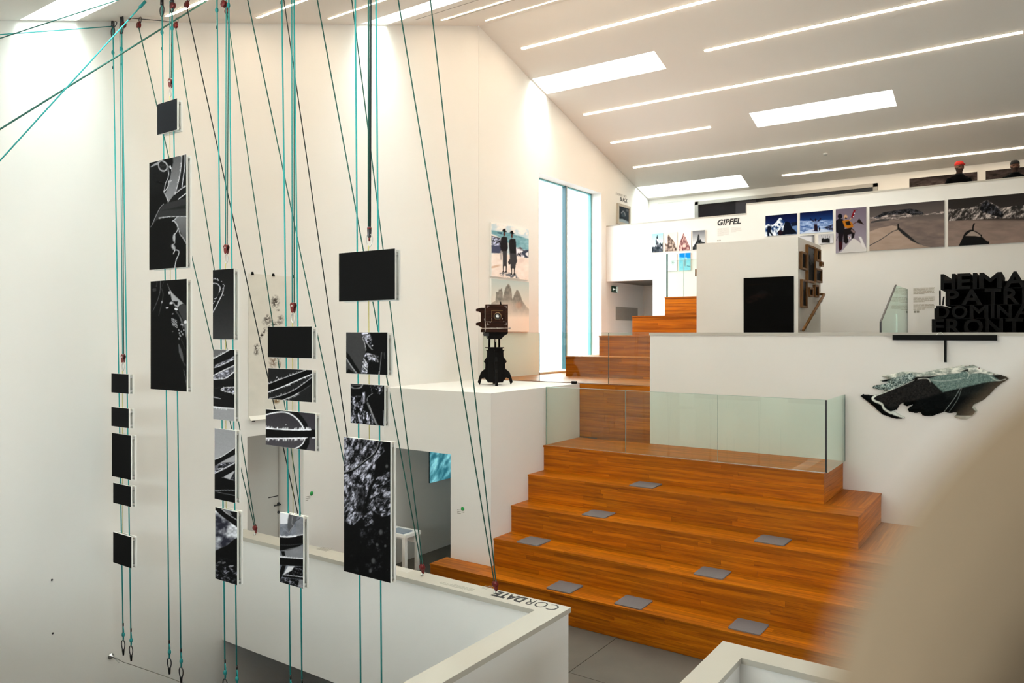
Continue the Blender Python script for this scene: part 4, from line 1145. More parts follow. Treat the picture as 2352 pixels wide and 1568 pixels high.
# diagonal ropes from ceiling pulleys to the small pulleys on the parapet
DIAG = [((318, 60), (403, 60), (585, 1208)), ((430, 20), (526, 62), (697, 1246)), ((569, 0), (652, 0), (834, 1283)),
        ((729, 0), (808, 0), (969, 1294)), ((915, 0), (988.5, 0), (1137, 1334))]
DN = ['door niche', 'peak print', 'tall rock print', 'white block passage', 'cap lettering']
YPC = 6.53
for g, (s1, s2, e) in enumerate(DIAG):
    E = onY(e[0], e[1], YPC); E[2] = ZC + .13
    for k, s_ in enumerate((s1, s2)):
        best = None
        tgt = 5.05 if k == 0 else 5.75
        for i in range(400):
            y = 62 - i; x = s_[0] + (e[0] - s_[0]) * (y - s_[1]) / (e[1] - s_[1])
            p = onC(x, y, False, .12)
            if best is None or abs(p[1] - tgt) < best[0]: best = (abs(p[1] - tgt), p)
        A = best[1]
        rope('stay_rope', [A, E + np.array((-.012 + .024 * k, 0, 0))], .0064, (M_GREEN, M_DROPE)[(g + k) % 2] if g in (1, 2) else M_GREEN,
             '%s slanting dark green rope down to the parapet pulley by the %s' % ('left' if k == 0 else 'right', DN[g]), 'rope', 'slanting stay ropes')
        pl = thing('ceiling_pulley', 'dark red ceiling pulley of the %s slanting rope by the %s' % ('left' if k == 0 else 'right', DN[g]), 'pulley', A, 'red ceiling pulleys')
        MB().lathe([(.036, -.014), (.036, -.008), (.022, 0), (.036, .008), (.036, .014)], A + np.array((0, 0, .02)), 18, 'y').build('wheel', M_RED, pl)
        MB().tube([A + np.array((0, 0, .02)), A + np.array((.01, .01, .07))], .012, 8).build('shackle', M_RED, pl)
        cb = MB(); carabiner(cb, A + np.array((.012, .012, .085)), .09, .05, 0, .005); cb.build('carabiner', M_DSTEEL, pl)
    pp = thing('parapet_pulley', 'small dark red pulley standing on the parapet cap by the %s' % DN[g], 'pulley', (E[0], E[1], ZC), 'pulleys on the parapet cap')
    MB().lathe([(.030, -.016), (.036, -.008), (.026, 0), (.036, .008), (.030, .016)], E + np.array((0, 0, -.03)), 16, 'y').build('wheel', M_RED, pp)
    MB().prism([(E[0] - .014, ZC + .02), (E[0] + .014, ZC + .02), (E[0] + .034, ZC + .10), (E[0], ZC + .145), (E[0] - .034, ZC + .10)], 1, E[1] + .014, E[1] + .022).build('cheek_plate', M_RED, pp)
    MB().lathe([(.018, 0), (.014, .015), (.008, .03)], (E[0], E[1], ZC), 12).build('eye_bolt', M_STEEL, pp)
# small red hoist pulleys at the ceiling by the first three columns
for px, py, l in ((284, 57, 'red ceiling pulley at the head of the far left column'), (397, 13, 'red ceiling pulley at the head of the goggles column'), (514, 9, 'red ceiling pulley at the head of the narrow third column')):
    A = pk(px, py)
    pl = thing('ceiling_pulley', l, 'pulley', A, 'red ceiling pulleys')
    MB().lathe([(.036, -.016), (.036, -.009), (.022, 0), (.036, .009), (.036, .016)], A, 18, 'y').build('wheel', M_RED, pl)
    MB().tube([A, A + np.array((-.02, 0, ceil_z(YK) - A[2]))], .008, 8).build('hanger', M_DSTEEL, pl)
# guy ropes to the left
def ceilpt(px, py, drop=.05): return onC(px, py, False, drop)
def wallpt(px, py): return onX(px, py, XV + .01)
rope('guy_rope', [ceilpt(474, 2), wallpt(-260, 297 + 260 * .62)], .009, M_GREEN, 'long taut green rope crossing low to the left frame edge', 'rope', 'guy ropes')
A = ceilpt(334, 3); B = wallpt(-235, 372 + 235 * 1.08)
gr = rope('guy_rope', [A, B], .0075, M_TEAL, 'bright turquoise rope slanting steeply past the far left column', 'rope', 'guy ropes')
d = (B - A) / np.linalg.norm(B - A)
MB().tube([A, A + d * .10], .016, 8).build('knot', M_KNOT, gr)
MB().tube([A + d * .26, A + d * .29], .011, 8).build('end_sleeve', M_BLACKS, gr)
rope('guy_rope', [ceilpt(292, -7), wallpt(-200, 88 + 200 * .326)], .0055, M_GREEN, 'thin green rope running in front of the left skylight', 'rope', 'guy ropes')
A = np.array((XV + .14, YK - .06, ceil_z(YK) - .11)); B = wallpt(-200, 70 + 200 * .14); B[0] = XV + .10
gr = rope('guy_rope', [A, B], .006, M_TEAL, 'turquoise rope just under the ceiling left of the first column', 'rope', 'guy ropes')
cb = MB(); carabiner(cb, A + np.array((.06, 0, .012)), .06, .11, 0, .005); cb.build('carabiner', M_DSTEEL, gr)
rope('ceiling_cable', [np.array((XV + .01, YK, ceil_z(YK) - .07)), pk(258, 38), pk(400, 50, YK + .5)], .005, M_DSTEEL, 'dark steel cable along the ceiling between the first rope columns', 'cable')

# ------------------------------------------------------------------ pictures on the walls
def picture(name, label, axis, pos, xl, xr, yt_, yb_, pic, depth=.02, cat='picture', group=None, frame=None, board=None, n=1.3, fw=.03):
    if axis == 'y':
        a, b, c = onY(xl, yt_, pos), onY(xr, yt_, pos), onY(xl, yb_, pos)
        h0, h1 = a[0], b[0]
    else:
        a, b, c = onX(xl, yt_, pos), onX(xr, yt_, pos), onX(xl, yb_, pos)
        h0, h1 = a[1], b[1]
    z1, z0 = a[2], c[2]
    def P(h, d, z): return (h, pos - d, z) if axis == 'y' else (pos + d, h, z)
    def bx(mb, a0, a1, d0, d1, c0, c1):
        return mb.box(a0, a1, pos - d1, pos - d0, c0, c1) if axis == 'y' else mb.box(pos + d0, pos + d1, a0, a1, c0, c1)
    r = thing(name, label, cat, P((h0 + h1) / 2, depth / 2, z0), group)
    nx = max(5, int((xr - xl) / n)); ny = max(5, int((yb_ - yt_) / n))
    if frame:
        fr = MB()
        bx(fr, h0, h1, .002, depth, z1 - fw, z1); bx(fr, h0, h1, .002, depth, z0, z0 + fw)
        bx(fr, h0, h0 + fw, .002, depth, z0 + fw, z1 - fw); bx(fr, h1 - fw, h1, .002, depth, z0 + fw, z1 - fw)
        fr.build('frame', frame, r)
        bd = bx(MB(), h0 + fw, h1 - fw, .002, depth * .4, z0 + fw, z1 - fw).build('backing', M_BLACK, r)
        print_mesh('print', pic(nx, ny), P(h0 + fw, depth * .45, z1 - fw), P(h1 - fw, depth * .45, z1 - fw), P(h0 + fw, depth * .45, z0 + fw), bd)
    else:
        bd = bx(MB(), h0, h1, .002, depth, z0, z1).build('board', board or M_BOARD, r)
        print_mesh('print', pic(nx, ny), P(h0, depth + .0012, z1), P(h1, depth + .0012, z1), P(h0, depth + .0012, z0), bd)
    return r

def pic_hats(nx, ny):
    c = Cv([(85, 62), (583, 150), (85, 780), (583, 820)], nx, ny, .9)
    f = fbm(c.X / 60, c.Y / 34, 5, 4)
    c.blend(np.ones_like(f), c.lerp((.78, .86, .90), (.97, .95, .94), np.clip((f - .38) / .2, 0, 1)))
    m = c.pmask([(85, 170), (200, 180), (330, 200), (420, 225), (590, 275), (590, 430), (440, 400), (300, 330), (190, 260), (85, 215)], 14)
    c.blend(m, c.lerp((.30, .52, .60), (.66, .84, .88), f)); c.blend(c.pmask([(90, 190), (330, 190), (420, 250), (300, 240)], 10) * (f > .5), (.22, .38, .46))
    c.rock(c.pmask([(85, 240), (200, 270), (210, 390), (85, 390)], 8), 26, 22, 4, .08, .95, .45, 0, 4, (.9, .95, 1.1)); c.poly([(85, 370), (210, 370), (210, 475), (85, 470)], (.28, .31, .42))
    c.rock(c.pmask([(400, 400), (470, 380), (520, 430), (585, 420), (585, 530), (400, 505)], 6), 30, 40, 6, .1, .97, .40); c.poly([(480, 460), (520, 425), (585, 415), (585, 525), (540, 520)], (.25, .28, .36)); c.poly([(535, 470), (575, 440), (580, 520)], .95)
    s_ = c.pmask([(85, 480), (200, 470), (410, 500), (585, 530), (585, 830), (85, 800)], 6); c.blend(s_, c.lerp((.93, .87, .84), (1, .975, .96), fbm(c.X / 50, c.Y / 40, 9, 4)))
    c.ell(130, 650, 60, 14, (.80, .66, .56), .7, -.3, .8); c.ell(480, 560, 40, 30, (.88, .80, .78), .6, -.4, .9)
    f2 = fbm(c.X / 26, c.Y / 16, 15, 4); c.blend(c.pmask([(190, 740), (250, 715), (400, 735), (450, 800), (340, 805), (210, 775)], 16) * np.clip((f2 - .42) * 6, 0, .9), (.34, .37, .42))
    D = (.13, .125, .14); G = (.25, .25, .27)
    for dx, sk in ((0, 0), (1, 1)):
        ox, oy = (0, 0) if dx == 0 else (102, 20)
        q = lambda pts: [(x + ox, y + oy) for x, y in pts]
        if dx == 0:
            c.poly(q([(205, 270), (232, 245), (285, 255), (292, 300), (296, 400), (285, 440), (284, 600), (280, 640), (232, 640), (232, 600), (226, 450), (208, 440), (195, 380)]), D)
            c.poly(q([(226, 440), (284, 440), (284, 600), (280, 642), (232, 640), (232, 560)]), G); c.poly(q([(195, 440), (215, 430), (220, 560), (200, 560), (192, 500)]), (.62, .60, .60), .7)
        else:
            c.poly([(316, 290), (340, 272), (395, 275), (405, 320), (412, 500), (420, 575), (405, 605), (392, 670), (335, 665), (335, 610), (310, 620), (298, 585), (325, 540), (318, 440), (310, 350)], D); c.poly([(325, 470), (410, 470), (420, 575), (402, 605), (392, 672), (335, 665), (335, 605), (300, 590), (326, 540)], G)
            c.poly([(340, 272), (365, 300), (360, 340)], .10)
        hx, hy = (250, 190) if dx == 0 else (350, 212)
        c.ell(hx, hy + 26, 14, 26, (.33, .19, .16)); c.poly([(hx - 30, hy - 16), (hx - 14, hy - 44), (hx + 16, hy - 46), (hx + 20, hy - 20), (hx + 33, hy - 6), (hx, hy + 4)], .05)
        for lx in ((238, 275) if dx == 0 else (345, 384)):
            y0 = 636 if dx == 0 else 662
            c.poly([(lx - 7, y0), (lx + 8, y0), (lx + 5, y0 + 70), (lx + 12, y0 + 88), (lx - 16, y0 + 88), (lx - 5, y0 + 62)], .07)
    return c
def pic_peaks(nx, ny):
    c = Cv([(85, 812), (588, 850), (85, 1520), (588, 1522)], nx, ny, .8)
    c.blend(np.ones_like(c.v), c.lerp((.73, .80, .80), (.99, .93, .88), c.v ** .8 * 1.25))
    P = [(80, 1140), (110, 1125), (138, 1110), (145, 990), (175, 985), (180, 945), (196, 960), (215, 930), (226, 990), (232, 1070), (245, 1000), (270, 920), (300, 875), (320, 890), (345, 960), (352, 1050), (362, 1092), (385, 1010), (418, 950), (445, 975), (475, 1045), (490, 1095), (520, 1140), (560, 1190), (590, 1215), (590, 1360), (80, 1360)]
    f = fbm(c.X / 22, c.Y / 40, 4, 4); fade = np.clip((1330 - c.Y) / 240, 0, 1)
    c.blend(c.pmask(P, 5) * fade, c.lerp((.40, .41, .40), (.70, .67, .63), f)); c.ell(445, 1165, 45, 45, (.74, .57, .48), .6, 0, .9)
    c.ell(230, 1190, 170, 60, (.93, .86, .82), .55, -.1, 1.2)
    return c
def mountain(seed, sky0, sky1, rock0, rock1, ridge, snow=None, fig=None):
    def f(nx, ny):
        c = Cv([(0, 0), (1, 0), (0, 1), (1, 1)], nx, ny, .5); c.blend(np.ones_like(c.v), c.lerp(sky0, sky1, c.v * 1.4))
        n = fbm(c.X * 9, c.Y * 9, seed, 5)
        c.blend(c.pmask(ridge, .03), c.lerp(rock0, rock1, np.clip((n - .3) / .4, 0, 1)))
        if snow is not None: c.blend(c.pmask(snow, .03) * np.clip((fbm(c.X * 14, c.Y * 10, seed + 4, 4) - .4) * 7, 0, 1), .95)
        if fig: fig(c)
        return c
    return f
S1 = mountain(3, (.62, .90, .93), (.93, .98, .99), (.10, .14, .16), (.36, .38, .42), [(.35, .62), (.34, .35), (.42, .2), (.5, .05), (.56, .2), (.62, .5), (.7, .55), (.78, .48), (.9, .6), (1, .45), (1, 1), (0, 1), (0, .75), (.12, .66), (.25, .72)], [(.38, .25), (.58, .3), (.62, .6), (.55, .85), (.4, .6), (.8, .62), (.95, .9)])
S2 = mountain(9, (.97, .88, .82), (.99, .92, .87), (.28, .22, .20), (.78, .70, .64), [(.25, .55), (.24, .22), (.3, .08), (.36, .12), (.48, .28), (.72, .42), (.88, .62), (1, .9), (1, 1), (0, 1), (0, .6), (.1, .55), (.2, .68)])
S3 = mountain(15, (.99, .94, .92), (1, .96, .95), (.38, .20, .22), (.92, .78, .74), [(.05, .6), (.22, .4), (.36, .12), (.42, .1), (.55, .28), (.7, .52), (.85, .72), (.92, .88), (.9, 1), (0, 1)])
S4 = mountain(21, (.44, .45, .47), (.90, .91, .92), (.03, .035, .04), (.30, .31, .32), [(.28, .62), (.38, .45), (.42, .3), (.48, .18), (.56, .3), (.58, .5), (.66, .46), (.75, .6), (1, .64), (1, 1), (0, 1), (0, .85), (.12, .75)])
def pic_white(nx, ny):
    c = Cv([(0, 0), (1, 0), (0, 1), (1, 1)], nx, ny, .9); c.blend(np.ones_like(c.v), c.lerp((.80, .90, .89), (.95, .98, .97), c.v))
    for k in range(7):
        t = k * .9; c.line([(.66, .5), (.66 + .16 * math.cos(t), .5 + .13 * math.sin(t))], (.42, .48, .47), .03, .6)
    c.line([(.6, .05), (.75, .2)], (.6, .68, .66), .03, .6); return c
def pic_blue(nx, ny):
    c = Cv([(0, 0), (1, 0), (0, 1), (1, 1)], nx, ny, .5); n = fbm(c.X * 6, c.Y * 6, 3, 4)
    c.blend(np.ones_like(c.v), c.lerp((.28, .70, .85), (.55, .83, .88), n + c.v * .3)); c.poly([(0, 0), (1, 0), (1, .32), (.5, .27), (0, .22)], (.06, .52, .83))
    c.poly([(.5, .3), (.62, .3), (.6, .62), (.55, .8), (.42, .7), (.42, .45)], (.45, .58, .62), .8, .05); c.ell(.6, .3, .07, .05, (.8, .85, .9), .8); c.line([(.7, .75), (1, .8)], (.2, .42, .5), .04); c.line([(.52, 0), (.5, .28)], (.7, .85, .95), .03); return c
def pic_everestdark(nx, ny):
    c = Cv([(0, 0), (1, 0), (0, 1), (1, 1)], nx, ny, .12); c.blend(np.ones_like(c.v), c.lerp((.10, .13, .16), (.26, .30, .34), c.u * .6 + (1 - c.v) * .3))
    c.poly([(.28, .35), (.5, .24), (.65, .34), (.7, .5), (.6, .62), (.3, .6)], (.25, .30, .34)); c.line([(.28, .4), (.45, .26), (.6, .34), (.66, .5)], .75, .05, .8); c.ell(.85, .12, .12, .08, .55, .6, 0, 1)
    c.poly([(0, .82), (.4, .76), (1, .84), (1, 1), (0, 1)], (.62, .68, .72), 1, .06); return c
def pic_b1(nx, ny):
    c = Cv([(170, 325), (827, 265), (170, 750), (827, 700)], nx, ny, .2)
    c.blend(np.ones_like(c.v), c.lerp((.03, .05, .17), (.08, .17, .40), c.v * 1.6)); f = fbm(c.X / 46, c.Y / 46, 3, 5)
    R = [(165, 510), (230, 495), (330, 510), (400, 450), (440, 390), (480, 360), (520, 385), (560, 440), (600, 470), (830, 520), (830, 760), (165, 760)]
    c.blend(c.pmask(R, 5), c.lerp((.08, .20, .40), (.93, .96, 1), np.clip((f - .36) / .2, 0, 1)))
    c.blend(c.pmask([(700, 460), (830, 440), (830, 530), (720, 540)], 4), (.06, .09, .18)); c.poly([(700, 550), (830, 520), (830, 700), (700, 700)], (.36, .47, .66))
    c.poly([(200, 600), (220, 545), (270, 530), (300, 570), (280, 640), (345, 735), (310, 740), (250, 670), (250, 745), (215, 745)], (.03, .06, .14))
    c.poly([(550, 560), (575, 460), (620, 435), (680, 460), (730, 580), (800, 630), (827, 690), (440, 725), (430, 660), (470, 620), (540, 640)], (.03, .05, .10)); c.poly([(430, 660), (480, 600), (540, 650), (500, 720), (450, 725)], (.12, .06, .10)); return c
def pic_b2(nx, ny):
    c = Cv([(885, 262), (1570, 200), (885, 700), (1570, 655)], nx, ny, .2); f = fbm(c.X / 70, c.Y / 26, 8, 5)
    c.blend(np.ones_like(c.v), c.lerp((.02, .06, .20), (.10, .24, .48), c.v * 2)); m = np.clip((c.Y - 410 + (c.X - 885) * .02) / 30, 0, 1)
    c.blend(m, c.lerp((.22, .34, .58), (.66, .74, .88), np.clip((f - .3) / .4, 0, 1))); c.rock(c.pmask([(1380, 570), (1570, 500), (1570, 640), (1500, 620)], 10), 40, 30, 4, .08, .5, .45, 0, 4, (.8, .9, 1.3))
    c.poly([(900, 690), (1100, 610), (1300, 590), (1570, 640), (1570, 700), (885, 710)], (.74, .79, .88), 1, 12)
    c.line([(1110, 385), (1150, 425), (1200, 440)], (.06, .06, .16), 22); c.line([(1320, 380), (1290, 420), (1240, 440)], (.10, .06, .14), 22); c.poly([(1180, 430), (1260, 430), (1250, 510), (1190, 510)], (.42, .48, .64)); c.ell(1215, 408, 22, 28, (.08, .06, .12))
    c.poly([(1185, 500), (1250, 500), (1262, 635), (1225, 640), (1185, 625)], (.12, .06, .10)); c.ell(1297, 600, 16, 36, (.04, .05, .12)); c.poly([(1130, 640), (1200, 625), (1330, 640), (1250, 655)], (.1, .12, .26)); return c
def pic_b3(nx, ny):
    c = Cv([(1630, 190), (2265, 142), (1630, 1100), (2265, 1060)], nx, ny, .5); c.blend(np.ones_like(c.v), c.lerp((.40, .36, .42), (.60, .57, .62), c.v))
    c.poly([(1760, 1060), (1880, 920), (1990, 790), (2080, 830), (2270, 1000), (2270, 1100), (1630, 1110)], (.80, .79, .79), 1, 6); c.poly([(2110, 755), (2160, 760), (2265, 1000), (2180, 960)], (.84, .83, .84), 1, 10)
    c.ell(1722, 335, 50, 52, (.05, .05, .08)); c.poly([(1635, 430), (1690, 385), (1780, 390), (1830, 500), (1800, 700), (1780, 760), (1640, 660)], (.07, .065, .09)); c.poly([(1685, 690), (1790, 690), (1770, 1000), (1710, 1060), (1690, 980)], (.10, .07, .10)); c.poly([(1690, 860), (1760, 860), (1765, 1010), (1715, 1060)], (.20, .06, .08))
    c.ell(1840, 350, 38, 46, (.72, .56, .44)); c.ell(1845, 375, 26, 18, (.08, .06, .06)); c.poly([(1770, 430), (1900, 400), (1990, 490), (2000, 560), (1900, 590), (1820, 560)], (.66, .40, .10)); c.poly([(1830, 450), (1920, 430), (1950, 520), (1860, 520)], (.10, .08, .06))
    c.poly([(1800, 600), (1960, 570), (2040, 650), (2010, 780), (1960, 810), (1960, 700), (1880, 720), (1900, 860), (1850, 910), (1790, 860)], (.09, .07, .08)); c.poly([(1960, 600), (2035, 650), (2020, 690), (1950, 640)], (.48, .40, .40)); c.poly([(1885, 755), (1950, 755), (1950, 800), (1890, 800)], .85); c.poly([(1900, 770), (1935, 770), (1935, 790), (1905, 790)], (.35, .08, .1))
    c.line([(1990, 205), (2085, 205)], (.3, .22, .22), 10); c.poly([(2010, 210), (2045, 210), (2000, 380), (1950, 350)], (.45, .06, .10)); c.ell(2018, 280, 9, 9, .95); c.ell(2002, 345, 9, 9, .95); c.line([(1950, 380), (1920, 420)], (.7, .5, .4), 18)
    c.poly([(2120, 380), (2215, 510), (2065, 460)], (.13, .09, .08)); c.line([(1990, 500), (2065, 455)], (.3, .15, .12), 12); c.line([(1640, 840), (1680, 750)], .1, 6); return c
def pic_b4(nx, ny):
    c = Cv([(48, 228), (1168, 128), (48, 885), (1168, 820)], nx, ny, .4); f = fbm(c.X / 160, c.Y / 40, 3, 4)
    c.blend(np.ones_like(c.v), c.lerp((.27, .25, .25), (.52, .47, .44), c.v * 1.3)); c.blend(np.clip((c.Y - 380) / 60, 0, 1), c.lerp((.38, .34, .33), (.55, .48, .45), f))
    c.rock(c.pmask([(48, 385), (150, 370), (300, 340), (600, 330), (860, 335), (960, 330), (1080, 290), (1168, 300), (1168, 330), (900, 350), (600, 385), (500, 410), (200, 420), (60, 410)], 8), 60, 22, 6, .30, .72, .45, 0, 4, (1.05, .97, .92))
    c.rock(c.pmask([(90, 400), (220, 340), (260, 310), (400, 290), (560, 265), (660, 255), (760, 270), (860, 310), (870, 340), (700, 350), (600, 320), (500, 345), (330, 345), (220, 385)], 5), 40, 26, 8, .08, .28, .45); c.line([(85, 458), (200, 435), (340, 420)], .22, 24, .9)
    D = [(48, 600), (200, 545), (400, 505), (480, 520), (560, 610), (760, 760), (1000, 830), (1000, 850), (48, 890)]; c.blend(c.pmask(D, 6), c.lerp((.60, .52, .47), (.68, .60, .55), f))
    c.poly([(480, 560), (500, 530), (640, 640), (770, 755), (830, 800), (700, 740), (560, 640)], .16, 1, 8); c.line([(760, 750), (870, 800), (990, 825)], .30, 9); c.line([(48, 808), (200, 730), (310, 660), (400, 600), (480, 570)], .26, 11); c.line([(490, 490), (490, 560)], .08, 20); return c
def pic_b5(nx, ny):
    c = Cv([(1222, 122), (2420, 12), (1222, 820), (2420, 740)], nx, ny, .4); f = fbm(c.X / 200, c.Y / 50, 13, 4)
    c.blend(np.ones_like(c.v), c.lerp((.17, .155, .15), (.26, .24, .23), c.v)); c.blend(np.clip((c.Y - 400) / 40, 0, 1), c.lerp((.40, .35, .33), (.60, .52, .48), f * .6 + c.v * .5))
    c.rock(c.pmask([(1222, 260), (1330, 270), (1420, 245), (1500, 250), (1640, 215), (1740, 160), (1810, 110), (1880, 160), (1960, 210), (2050, 240), (2200, 210), (2420, 190), (2420, 390), (2000, 395), (1700, 410), (1400, 430), (1222, 440)], 6), 46, 60, 4, .16, .75, .47, .6, 5, (1.04, .98, .93))
    c.rock(c.pmask([(1740, 190), (1800, 130), (1860, 170), (1960, 220), (2060, 330), (2030, 385), (1900, 350), (1760, 300), (1700, 270)], 10), 30, 60, 9, .08, .32, .48, .3)
    c.poly(c.curve([(1380, 820), (1440, 700), (1480, 620), (1540, 575), (1600, 570), (1700, 620), (1760, 690), (1845, 750)]) + [(1845, 790), (1380, 825)], .09, 1, 6); c.poly(c.curve([(1490, 660), (1560, 600), (1610, 590), (1690, 630), (1720, 670), (1640, 660)]), (.62, .56, .52), 1, 8)
    c.line([(1620, 480), (1605, 530), (1605, 580)], .06, 22); c.line([(1620, 490), (1630, 475)], .06, 12); c.ell(1728, 650, 12, 16, .1); c.ell(1838, 755, 10, 22, .07); return c
def pic_group(nx, ny):
    c = Cv([(1270, 712), (1580, 690), (1270, 908), (1580, 885)], nx, ny, .78); c.blend(np.ones_like(c.v), c.lerp(.70, .85, c.v))
    rnd_ = random.Random(4)
    for k in range(13):
        x = 1345 + k * 13; y = rnd_.uniform(775, 800); c.poly([(x - 8, 880), (x - 10, y + 20), (x, y), (x + 9, y + 18), (x + 8, 885)], .10)
        if k % 3 == 0: c.line([(x, y + 10), (x + rnd_.uniform(-10, 10), y - 50)], .15, 5)
    return c
def pic_snow(nx, ny):
    c = Cv([(885, 745), (1185, 720), (885, 900), (1185, 880)], nx, ny, .82); c.blend(np.clip((c.X - 1120) / 60, 0, .75), .35); c.blend(np.clip((760 - c.Y) / 30, 0, .7), .3); return c
def pic_cloudland(seed):
    def f(nx, ny):
        c = Cv([(0, 0), (2, 0), (0, 1), (2, 1)], nx, ny, .2); n = fbm(c.X * 4, c.Y * 8, seed, 5)
        c.blend(np.ones_like(n), c.lerp((.14, .12, .12), (.42, .37, .36), np.clip((n - .3) * 2.2 * (.4 + c.v), 0, 1))); return c
    return f
def pic_blackart(nx, ny):
    c = Cv([(1433, 865), (1932, 843), (1433, 1500), (1935, 1500)], nx, ny, .028); f = fbm(c.X / 60, c.Y / 30, 3, 5)
    c.blend(c.pmask([(1450, 1100), (1560, 1040), (1700, 1040), (1740, 1060), (1600, 1110), (1500, 1150), (1460, 1140)], 16) * np.clip((f - .3) * 2.5, 0, .8), (.13, .085, .075)); c.blend(c.pmask([(1560, 1050), (1610, 1000), (1660, 1005), (1690, 1040)], 12) * .8, (.085, .085, .09)); c.line([(1470, 945), (1600, 935), (1690, 930)], (.09, .05, .03), 9, .7); c.ell(1890, 1030, 30, 30, (.05, .05, .05), .8, 0, 1); return c
def dusk(seed, lo=.08, hi=.40):
    def f(nx, ny):
        c = Cv([(0, 0), (1, 0), (0, 2), (1, 2)], nx, ny, .1); n = fbm(c.X * 4, c.Y * 4, seed, 4)
        c.blend(np.ones_like(n), c.lerp(hi, lo, c.v * 1.4)); c.blend(np.clip((n + c.v - .75) * 4, 0, 1), lo * .8); return c
    return f

picture('photo_print', 'photo of two men in black hats standing in snow', 'x', XV, 1124.6, 1210.3, 510.6, 634.3, pic_hats, .045, 'photograph', 'pair of photos on the side wall')
picture('photo_print', 'photo of three misty rock towers below the hats photo', 'x', XV, 1124.6, 1211, 639.8, 761.2, pic_peaks, .045, 'photograph', 'pair of photos on the side wall')
picture('framed_picture', 'small dark framed mountain picture under the word BLACK', 'x', XV, 1416, 1445, 466, 514, pic_everestdark, .05, 'picture', None, mat('pale_taupe_frame', (.45, .40, .33), .5), fw=.07)
GS = 'small summit prints on the gallery front'
for xl, xr, a, b, pc, l in ((1497.7, 1523.7, 537.4, 580.4, S1, 'small print of a dark spire against pale turquoise sky'), (1528, 1555, 534.9, 578, S2, 'small print of a brown rock crest against pink sky'),
        (1559.3, 1588, 532.2, 576.5, S3, 'small print of a reddish rock pyramid against pinkish white'), (1591.6, 1620, 530.7, 574, S4, 'small black and white print of a needle peak half hidden'),
        (1529, 1555, 584.2, 623.5, pic_white, 'small pale print with a faint climber, seen through glass'), (1561, 1587, 581.7, 621.5, pic_blue, 'small bright blue print, seen through glass')):
    picture('photo_print', l, 'y', YG, xl, xr, a, b, pc, .025, 'photograph', GS, n=.8)
GL = 'large expedition prints on the gallery front'
for xl, xr, a, b, pc, l in ((1758.8, 1831.4, 496, 543, pic_b1, 'deep blue print of climbers facing a snow pyramid'), (1837.8, 1913.6, 489, 537.4, pic_b2, 'deep blue print of a climber with raised arms'),
        (1920, 1990.3, 481, 581.6, pic_b3, 'upright print of climbers with flags on a summit'), (1997.4, 2169.8, 475, 576.2, pic_b4, 'wide sepia print of a lone figure on a snow crest'),
        (2178, 2363, 458.8, 566.2, pic_b5, 'wide sepia print of a jagged peak above a sea of fog'), (1880.4, 1914.7, 538.5, 560.3, pic_group, 'small grey print of a dark group with poles'), (1838, 1871, 542, 561, pic_snow, 'small white print half hidden behind the box room')):
    picture('photo_print', l, 'y', YG, xl, xr, a, b, pc, .025, 'photograph', GL, n=1.0)
picture('photo_print', 'long brownish cloud print behind the person in red cap', 'y', YB, 2089, 2245, 411, 452, pic_cloudland(3), .03, 'photograph', 'cloud prints on the back wall', n=1.5)
picture('photo_print', 'long brownish cloud print behind the person in black cap', 'y', YB, 2264, 2440, 393, 436, pic_cloudland(8), .03, 'photograph', 'cloud prints on the back wall', n=1.5)
picture('black_artwork', 'large almost black artwork on the front of the white box', 'y', cy0, 1709, 1823.5, 638.5, 768, pic_blackart, .03, 'artwork', None, None, M_BLACK)
FR = 'oak framed pictures on the box side'
for k, (xl, xr, a, b, l) in enumerate(((1835.8, 1848, 577, 618, 'narrow oak frame highest at the front corner of the box'), (1849.4, 1868, 561.5, 647, 'tallest oak frame on the side of the white box'), (1870.6, 1879.5, 570.5, 599, 'small oak frame at upper right of the tallest frame'),
        (1881.0, 1886.0, 600.5, 611, 'tiny oak frame on the far edge of the box'), (1868.8, 1882.7, 615.5, 647, 'oak frame with a pale portrait near the far edge'), (1837, 1848.6, 641, 706, 'tall oak frame with a dark silhouette, lowest at front'),
        (1853.5, 1862, 659, 681, 'small dark oak frame under the tallest frame'), (1866.5, 1875, 653.5, 682, 'narrow oak frame at lower right above the handrail'))):
    picture('framed_picture', l, 'x', cx1, xl, xr, a, b, dusk(k * 7 + 2, .06, (.16, .52, .2, .15, .3, .38, .25, .2)[k]), .055, 'picture', FR, M_OAKF, n=.7, fw=.035)
# oak handrail on the box side
ha, hb = onX(1845, 758, cx1 + .10), onX(1893, 676, cx1 + .10)
hr = thing('handrail', 'slanting oak handrail on the side of the white box', 'handrail', (cx1, ha[1], ha[2]))
MB().tube([ha, hb, hb + np.array((-.11, .02, .01))], .028, 10).build('rail', M_OAKF, hr)
for t in (.12, .55, .92):
    q = ha + (hb - ha) * t
    MB().tube([q + np.array((0, 0, -.02)), q + np.array((0, 0, -.09)), q + np.array((-.10, 0, -.09))], .008, 8).build('bracket', M_STEEL, hr)
tag(MB().tube([onX(1598.5, 634, cx0 - .06), onX(1598.5, 618, cx0 - .06)], .02, 8).build('rail_end', M_OAKF), 'short upright oak rail end left of the white box', 'handrail')

